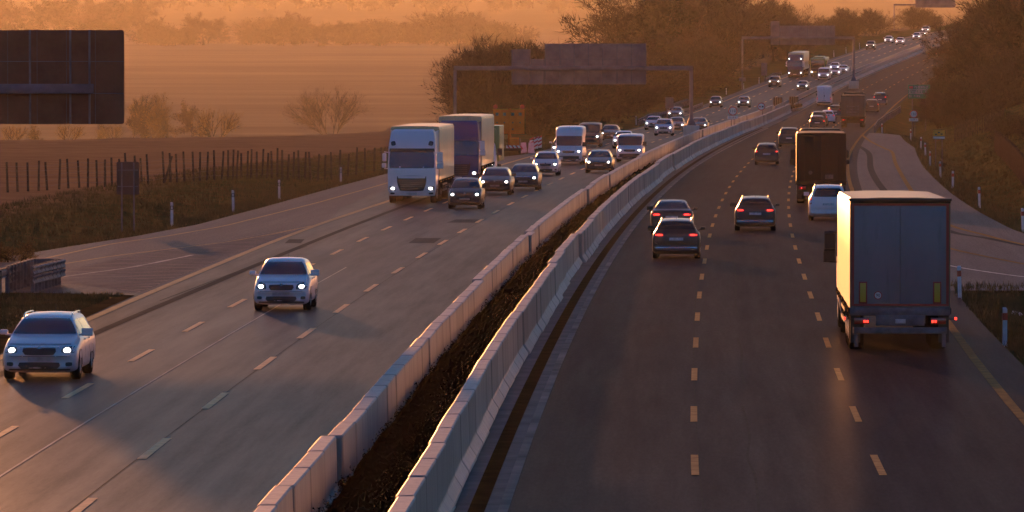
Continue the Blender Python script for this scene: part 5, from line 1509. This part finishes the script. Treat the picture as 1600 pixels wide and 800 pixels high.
LD = [(268.5, 355, 316, 'white marker post nearest the small sign back in the left verge'), (364.5, 332, 297, 'white marker post second from the left along the left verge'), (436.5, 313, 281, 'leaning white marker post midway along the left verge'), (532.5, 287, 261, 'white marker post just left of the white truck'),
      (906, 203, 182, 'white marker post in the left verge above the dark saloon car'), (994, 196, 181, 'pale marker post at the start of the bent guardrail'), (1135, 148, 139, 'tiny pale marker post before the small dark car'), (1162, 140, 130, 'tiny pale marker post under the low sign back'), (1186, 131, 121, 'tiny pale marker post at the second guardrail'),
      (1303, 90, 79, 'far pale marker post left of the far gantry post'), (1322, 84, 74, 'far pale marker post behind the far gantry post'), (1343, 77, 67, 'far pale marker post right of the far gantry post')]
for px_, b, t, lab in LD: delineator(px_, b, t, lab, 'marker posts along the left verge', False, lean=random.uniform(-.06, .02))
RD = [(1500, 471, 415, 'marker post in the grass corner right of the grey trailer'), (1569.5, 541, 480, 'nearest marker post, in the grass at the right edge'), (1598.5, 362, 325, 'marker post cut by the right edge of the photo'), (1530.5, 322, 292, 'marker post with red band alone on the outer curve of the slip road'),
      (1488.5, 293, 267, 'marker post fifth from the far end of the slip road curve'), (1469.5, 275, 252, 'marker post fourth from the far end of the slip road curve'), (1453, 257, 238, 'marker post third from the far end of the slip road curve'), (1446, 243, 223, 'marker post second from the far end of the slip road curve'), (1439, 232, 214, 'short marker post at the top of the slip road curve'), (1423, 218, 204, 'marker post under the right 110 sign'), (1378, 208, 193, 'marker post beside the end of the right guardrail')]
for px_, b, t, lab in RD: delineator(px_, b, t, lab, 'marker posts along the right slip road', True, lean=random.uniform(-.05, .04))

# guardrails
def guardrail(pts, label, hgt=.75, post_every=2.0, double=False, name='guardrail'):
    """pts: world points at the foot"""
    r0 = thing(name, label, 'guardrail', pts[0]); o0 = Vector(pts[0])
    P = [Vector(q) - o0 for q in pts]
    prof = [(0, .0), (.035, .04), (.0, .10), (.0, .20), (.035, .26), (0, .31), (-.015, .31), (.02, .26), (-.015, .20), (-.015, .10), (.02, .04), (-.015, 0)]
    for lv in ((.0,) if not double else (0, .42)):
        path = []
        for i, p in enumerate(P):
            d = P[min(i + 1, len(P) - 1)] - P[max(i - 1, 0)]; d.z = 0; d.normalize()
            path.append((p + Vector((0, 0, hgt - .31 + lv)), Vector((d.y, -d.x, 0))))
        mb = MB(); mb.sweep(path, [(a * 1.6, b) for a, b in prof]); o = mb.build('rail', M_STEEL, r0); fixn(o)
    acc = 0
    for a, b in zip(P, P[1:]):
        ln = (b - a).length; s0 = (-acc) % post_every
        while s0 < ln:
            q = a + (b - a) * s0 / ln
            mb = MB(); mb.box(q.x - .05, q.x + .05, q.y - .03, q.y + .03, q.z - .3, q.z + hgt - .05); mb.build('post', M_FRAME if False else M_STEEL, r0)
            s0 += post_every
        acc = (acc + ln) % post_every
    return r0
def px_pts(pts, n=6, zf=None):
    W_ = [unproj(x, y, 0, zf) for x, y in pts]; out = []
    for a, b in zip(W_, W_[1:]):
        for k in range(n): out.append(a + (b - a) * k / n)
    out.append(W_[-1]); return [(p.x, p.y, terrain(p.x, p.y)) for p in out]
guardrail(px_pts([(1366, 208), (1372, 198), (1385, 187), (1407, 172)], 4), 'dark guardrail beside the right edge of the road where the slip road leaves', .85)
guardrail(px_pts([(997, 196), (1015, 186), (1050, 181), (1075, 177), (1098, 168)], 4, ), 'thin guardrail curving along the left edge above the far oncoming cars')
guardrail(px_pts([(1050, 172), (1067, 166), (1076, 163)], 4), 'short piece of guardrail above the bend of the longer one', .9)
guardrail(px_pts([(1196, 128), (1208, 121), (1221, 119)], 3), 'short pale guardrail left of the purple truck')
# crash cushion of stacked rails at the gore, lower left
r0 = thing('crash_cushion', 'ribbed steel crash cushion at the tip of the left guardrail', 'crash barrier', unproj(40, 452))
cl = r0.location.copy(); r0.scale = (1, 1, .86)
pa = unproj(30, 458) - cl; pb = unproj(69, 446) - cl; d = (pb - pa); d.z = 0; ln = d.length; dn = d.normalized(); rt_ = Vector((dn.y, -dn.x, 0))
ln = 7.0; zr1 = 1.05
yaw = math.atan2(dn.x, dn.y)
for side in (-.42, .42):
    for k in range(8):
        a = pa + dn * (ln * k / 8) + rt_ * side * (1 + .05 * k); b = pa + dn * (ln * (k + 1.25) / 8) + rt_ * side * (1 + .05 * k + .02)
        for z in (.32, .66):
            mb = MB(); mb.sweep([(a + Vector((0, 0, z)), rt_), (b + Vector((0, 0, z)), rt_)], [(0, 0), (.07, .05), (.02, .14), (.02, .18), (.07, .27), (0, .32), (-.02, .32), (.04, .27), (0, .18), (0, .14), (.04, .05), (-.02, 0)])
            o = mb.build('rail_panel', M_STEEL, r0); fixn(o)
for k in range(9):
    c_ = pa + dn * (ln * (k + .3) / 8)
    for side in (-.4, .4):
        mb = MB(); q = c_ + rt_ * side; mb.box(q.x - .06, q.x + .06, q.y - .06, q.y + .06, -.1, 1.0); mb.build('post', M_STEEL, r0)
mb = MB(); c_ = pa + dn * (ln + .5); mb.bbox(c_.x - .55, c_.x + .55, c_.y - .08, c_.y + .12, .35, 1.0, .04); mb.build('nose_plate', M_STEEL, r0)
e = unproj(28, 459); e2 = unproj(-60, 492)
guardrail([(e.x + (e2.x - e.x) * k / 8 - .35, e.y + (e2.y - e.y) * k / 8, .0) for k in range(9)], 'guardrail running off the left edge behind the crash cushion, near side', .85)
guardrail([(e.x + (e2.x - e.x) * k / 8 - 1.3, e.y + 3 + (e2.y - e.y) * k / 8, .0) for k in range(9)], 'guardrail running off the left edge behind the crash cushion, far side', .85)

# dark mesh plates closing the gap in the median
for (px0, px1, yb, yt2, lab) in ((1209, 1222, 168, 152, 'left dark plate standing in the gap of the median barrier'), (1234, 1247, 168, 151, 'right dark plate standing in the gap of the median barrier')):
    p = unproj((px0 + px1) / 2, yb); r0 = thing('median_plate', lab, 'barrier gate', (p.x, p.y, zroad(p.y)), -heading(p.y) - .5)
    k = p.y / FPX; w2 = (px1 - px0) * k * .62; h_ = (yb - yt2) * k
    box_part('plate', -w2, w2, -.05, .05, .25, h_, M_FRAME, r0, .02)
    for i in range(5): box_part('rib', -w2 + i * w2 / 2 - .04, -w2 + i * w2 / 2 + .04, -.09, -.05, .25, h_, M_STEEL, r0, .01)
    box_part('foot', -w2 * 1.3, w2 * 1.6, -.35, .35, 0, .32, M_FRAME, r0, .04)
p = unproj(1252, 172); r0 = thing('steel_barrier_end', 'low dark steel end piece after the last concrete barrier element', 'barrier', (p.x - .5, p.y, zroad(p.y)), -heading(p.y))
box_part('beam', -.25, .25, -14, 12, .35, .75, M_FRAME, r0, .08); box_part('skirt', -.32, .32, -14, 12, 0, .25, M_STEEL, r0, .05)

# fence of rough posts along the near field
fa, fb = Vector((-29.5, 334, 0)), Vector((-8.9, 402, 0))
fe = thing('post_fence', 'long wire fence on rough wooden posts between the left verge and the field', 'fence', fa)
n = 52
tops = []
PX = [12, 28, 44, 60, 74, 92, 107, 124, 137, 152, 164, 175, 188, 198, 211, 222, 232, 254, 257, 267, 277, 289, 303, 312, 323, 335, 346, 356, 364, 369, 377, 386, 392, 401, 409, 417, 425, 433, 441, 449, 458, 467, 476, 486, 496, 507, 518, 530, 543, 556, 570, 584, 598]
for i, px_ in enumerate(PX):
    # solve the point of the fence line under this photo column
    t = 0.5; lo, hi = -.3, 1.3
    for _ in range(30):
        t = (lo + hi) / 2; q = fa + (fb - fa) * t
        if 800 + FPX * q.x / q.y < px_: lo = t
        else: hi = t
    q = fa + (fb - fa) * t; q.z = terrain(q.x, q.y)
    h_ = 1.62 + random.uniform(-.1, .12) if px_ < 180 else 1.75 + random.uniform(-.15, .2)
    lean = Vector((random.uniform(-.07, .07), random.uniform(-.05, .05), 1)).normalized()
    if px_ == 254: lean = Vector((.35, 0, 1)).normalized()
    b0 = q - fa - Vector((0, 0, .3)); b1 = q - fa + lean * h_
    mb = MB(); mb.tube(b0, b1, .075 * random.uniform(.8, 1.15), .062, n=7); o = mb.build('post', M_WOOD, fe); tops.append((q - fa, h_))
mb = MB()
for zf_ in (.3, .6, .9, 1.2, 1.45):
    for (a, ha), (b, hb) in zip(tops, tops[1:]):
        m_ = (a + b) / 2 + Vector((0, 0, zf_ - .03))
        mb.tube(a + Vector((0, 0, zf_)), m_, .006, n=3, cap=False); mb.tube(m_, b + Vector((0, 0, zf_)), .006, n=3, cap=False)
mb.build('wires', M_GSTEEL, fe)
# fences on the right bank
def slat_fence(pts, label, h_=1.8):
    r0 = thing('wood_fence', label, 'fence', pts[0]); o0 = Vector(pts[0])
    mbp = MB()
    P = [Vector(q) - o0 for q in pts]
    for a, b in zip(P, P[1:]):
        n_ = max(1, int((b - a).length / .32))
        for i in range(n_):
            q = a + (b - a) * (i + .5) / n_; hh_ = h_ + random.uniform(-.12, .1)
            mbp.box(q.x - .07, q.x + .07, q.y - .03, q.y + .03, q.z, q.z + hh_)
    mbp.build('boards', M_WOOD, r0)
    for p in P:
        mb = MB(); mb.tube(p - Vector((0, 0, .3)), p + Vector((0, 0, h_ + .15)), .07, n=6); mb.build('post', M_WOOD, r0)
    mb = MB()
    for a, b in zip(P, P[1:]):
        for z in (.4, 1.4): mb.tube(a + Vector((0, .05, z)), b + Vector((0, .05, z)), .04, n=4)
    mb.build('rails', M_WOOD, r0)
    return r0
def tp_(px_, Y): 
    x = at_dist(px_, 200, Y).x; return (x, Y, terrain(x, Y))
slat_fence([tp_(1555, 470), tp_(1567, 440), tp_(1578, 412), tp_(1588, 390), tp_(1600, 366), tp_(1620, 340)], 'weathered board fence stepping down the right bank at the photo edge', 1.7)
slat_fence([tp_(1492, 560), tp_(1515, 562), tp_(1540, 560), tp_(1568, 556)], 'dim board fence under the trees on top of the right bank', 1.6)

# road works on the left: orange warning trailer, beacons, water filled barrier
p = unproj(797, 240); r0 = thing('warning_trailer', 'tall orange road works board with two red lamps behind the trucks', 'road works trailer', p)
k = p.y / FPX
zc = lambda py_: at_dist(797, py_, p.y).z - p.z
w2 = 24.5 * k
bd = box_part('board', -w2 - .1, w2 - .1, 0, .12, zc(209), zc(171), M_ORANGE, r0, .02)
box_part('board_mast', -.16, .08, -.06, 0, zc(226), zc(170), M_ORANGE, r0, .02)
for row, zs, s_ in ((178.5, (-.75, -.28, .25, .72), .12), (191.5, (-.75, -.28, .25, .72), .05), (202, (.25,), .06)):
    for x in zs:
        box_part('light_cell', x * w2 - s_ - .1, x * w2 + s_ - .1, -.035, 0, zc(row) - s_, zc(row) + s_, M_STEEL, bd, .01)
box_part('top_rail', -w2 - .12, w2 - .08, -.02, .14, zc(171), zc(170.2), M_SIGNY, bd, .004)
for sx in (-.86, .86):
    mb = MB(); mb.tube((sx * w2 - .1, .04, zc(170.5)), (sx * w2 - .1, .04, zc(168)), .06, n=8); mb.tube((sx * w2 - .1, -.1, zc(167)), (sx * w2 - .1, .12, zc(167)), .18, n=16)
    mb.build('beacon_lamp', M_SIGNR, r0)
bx = box_part('trailer_box', -.05, 14 * k, -.9, .4, zc(229), zc(215.5), M_ORANGE, r0, .04)
st = box_part('striped_board', -.3, 15 * k + .1, -1.0, -.93, zc(233), zc(227), M_SIGNW, r0, .01)
for i in range(4):
    mb = MB(); x = -.25 + i * .32
    mb.add([(x, -1.006, zc(227)), (x + .14, -1.006, zc(227)), (x + .34, -1.006, zc(233)), (x + .2, -1.006, zc(233))], [(0, 1, 2, 3)]); mb.build('stripe', M_SIGNR, st)
box_part('chassis_frame', -.5, .9, -1.6, 1.4, .25, .45, M_FRAME, r0, .02)
for sg in (-1, 1): wheel(r0, sg * .75, -.2, .3, .2, sg)
mb = MB(); mb.tube((15.5 * k, -.7, zc(231)), (15.5 * k, -.7, zc(216)), .05, n=6); mb.build('mast', M_GSTEEL, r0)
p = unproj(825, 239); r0 = thing('water_barrier', 'pale plastic road works barrier between the orange trailer and the striped beacons', 'barrier', p)
mb = MB()
for x in (-.35, .25): mb.add([(x - .27, -.3, 0), (x + .27, -.3, 0), (x + .27, .3, 0), (x - .27, .3, 0), (x - .2, -.12, .82), (x + .2, -.12, .82), (x + .2, .12, .82), (x - .2, .12, .82)], [(0, 1, 5, 4), (1, 2, 6, 5), (2, 3, 7, 6), (3, 0, 4, 7), (4, 5, 6, 7), (3, 2, 1, 0)])
o = mb.build('body', M_DELW, r0); fixn(o)
for i, (px_, pyt, lab) in enumerate(((830.5, 219, 'left one of three red and white striped beacons'), (837.5, 215, 'middle one of three red and white striped beacons'), (843.5, 213.5, 'right one of three red and white striped beacons'))):
    p = unproj(px_, 237.5 - i * 1.5); r0 = thing('striped_beacon', lab, 'beacon', p, 0, 'striped road works beacons')
    h_ = at_dist(px_, pyt, p.y).z - p.z
    pn = box_part('board', -.16, .16, 0, .05, .2, h_, M_SIGNW, r0, .01)
    for j in range(3):
        z = .28 + j * .30
        mb = MB(); mb.add([(-.155, -.006, z), (.155, -.006, z + .18), (.155, -.006, z + .32), (-.155, -.006, z + .14)], [(0, 1, 2, 3)]); mb.build('stripe', M_SIGNR, pn)
    box_part('foot', -.3, .3, -.25, .3, 0, .1, M_FRAME, r0, .02)

# ---------------------------------------------------------------- low growth
def tufts(name, pts, h0, h1, material, blades=6, width=.02, spread=.12):
    mb = MB(); rng = random.Random(len(pts))
    V = []; F = []
    for (x, y, z) in pts:
        for b in range(blades):
            a = rng.uniform(0, 6.28); r_ = rng.uniform(0, spread); hh_ = rng.uniform(h0, h1)
            bx_, by_ = x + r_ * math.cos(a), y + r_ * math.sin(a)
            tx, ty = bx_ + rng.uniform(-.5, .5) * hh_, by_ + rng.uniform(-.5, .5) * hh_
            a2 = rng.uniform(0, 3.14); dx_, dy_ = width * math.cos(a2), width * math.sin(a2)
            n_ = len(V); V += [(bx_ - dx_, by_ - dy_, z - .02), (bx_ + dx_, by_ + dy_, z - .02), (tx, ty, z + hh_)]; F.append((n_, n_ + 1, n_ + 2))
    mb.v = V; mb.f = F; mb.mi = [0] * len(F)
    return mb.build(name, material)
M_GR1 = leafmat('verge_grass', (.030, .036, .013), (.125, .092, .036), .3)
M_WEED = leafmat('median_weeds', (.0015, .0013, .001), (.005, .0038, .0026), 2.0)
rg = random.Random(5)
pts = []
# left verge and the strip under the fence
for _ in range(16000):
    Y = 225 + (rg.random() ** 1.2) * 330
    l = lerpk(LE, Y); u = l - .15 - (rg.random() ** 1.4) * 14
    pts.append((M(Y) + u, Y, terrain(M(Y) + u, Y)))
o = tufts('verge_grass', pts, .06, .30, M_GR1, 5, .022, .2); tag(o, 'dry brown green grass of the left verge', 'grass', kind='stuff')
pts = []
for _ in range(15000):
    Y = 200 + (rg.random() ** 1.1) * 400
    r_ = lerpk(RE, Y); u = r_ + .15 + (rg.random() ** 1.2) * 22
    x = M(Y) + u; pts.append((x, Y, terrain(x, Y)))
for _ in range(6000):
    Y = rg.uniform(95, 198); u = 12.45 + (rg.random() ** 1.3) * 9
    pts.append((M(Y) + u, Y, terrain(M(Y) + u, Y)))
o = tufts('bank_grass', pts, .06, .34, M_GR1, 5, .022, .2); tag(o, 'rough grass on the right verge and bank', 'grass', kind='stuff')
pts = []
for _ in range(5000):
    Y = rg.uniform(150, 190); u = lerpk([(150, -16), (170, -14.4), (190, -13.9)], Y) - rg.random() * 7
    pts.append((M(Y) + u, Y, .01))
o = tufts('gore_grass', pts, .03, .16, M_GR1, 5, .02, .15); tag(o, 'trampled grass of the gore under the crash cushion', 'grass', kind='stuff')
# weeds between the barriers
mbw = MB(); V = []; F = []
Y = 78
while Y < 620:
    for _ in range(10 if Y < 300 else 4):
        off = -1.30 + rg.gauss(0, .42); off = max(-1.88, min(-.70, off)); y = Y + rg.uniform(0, .5); x = M(y) + off; z = zroad(y) + .12
        R = rg.uniform(.12, .30) * (1.0 if noise.noise(Vector((0, y * .35, 1))) > -.3 else .45)
        for _b in range(30 if Y < 300 else 14):
            a = rg.uniform(0, 6.28); e_ = rg.uniform(0, 1.5); rr = R * rg.uniform(.4, 1.2)
            c_ = Vector((x + rr * math.cos(a) * math.cos(e_), y + rr * math.sin(a) * math.cos(e_), z + rr * math.sin(e_) * 1.1))
            u_ = rvec(rg) * rg.uniform(.02, .05); v_ = rvec(rg) * rg.uniform(.02, .045)
            n_ = len(V); V += [tuple(c_ - u_), tuple(c_ + v_), tuple(c_ + u_)]; F.append((n_, n_ + 1, n_ + 2))
    Y += .5
mbw.v = V; mbw.f = F; mbw.mi = [0] * len(F)
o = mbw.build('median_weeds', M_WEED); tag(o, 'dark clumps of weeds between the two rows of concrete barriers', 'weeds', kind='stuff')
# shrubs behind the crash cushion and on the bank
for i, (px_, py_, h_, pr, lab) in enumerate(((14, 410, .9, P_GOLD[0], 'yellow green shrub behind the crash cushion at the left edge'), (27, 409, .8, P_GOLDB[0], 'yellow shrub behind the middle of the crash cushion'), (39, 407, .9, P_GOLD[0], 'yellow shrub at the right end behind the crash cushion'))):
    p = unproj(px_, py_); plant(pr, p.x, p.y, h_, lab, None, 1.6, 'bush', rt, z=0)
for i in range(26):
    Y = rt.uniform(400, 620); u = lerpk(RE, Y) + rt.uniform(7, 26)
    plant(rt.choice(P_BUSHL + P_BUSH), M(Y) + u, Y, rt.uniform(1.0, 3.0), 'low shrub on the grassy bank right of the slip road', 'shrubs on the right bank', 1.3, 'bush', rt)
# old leaves and litter glinting along the left verge
mb = MB()
for _ in range(420):
    Y = rg.uniform(228, 400); u = lerpk(LE, Y) - rg.uniform(.1, .9) ** 1.5
    x = M(Y) + u; z = terrain(x, Y) + rg.uniform(.06, .2); s_ = rg.uniform(.02, .05)
    u_ = rvec(rg) * s_; v_ = rvec(rg) * s_
    c_ = Vector((x, Y, z)); mb.add([c_ - u_, c_ + v_, c_ + u_], [(0, 1, 2)])
o = mb.build('dry_leaves', M_GOLD); tag(o, 'pale dry leaves scattered in the edge of the left verge', 'leaves', kind='stuff')
p = unproj(1589, 466); mb = MB(); mb.bbox(-.16, .16, -.08, .08, -.02, .08, .02); o = mb.build('litter_bag', M_SIGNW); o.location = (p.x, p.y, terrain(p.x, p.y) + .12); o.rotation_euler = (.3, .2, .5); tag(o, 'white scrap of litter in the grass at the right edge', 'litter')
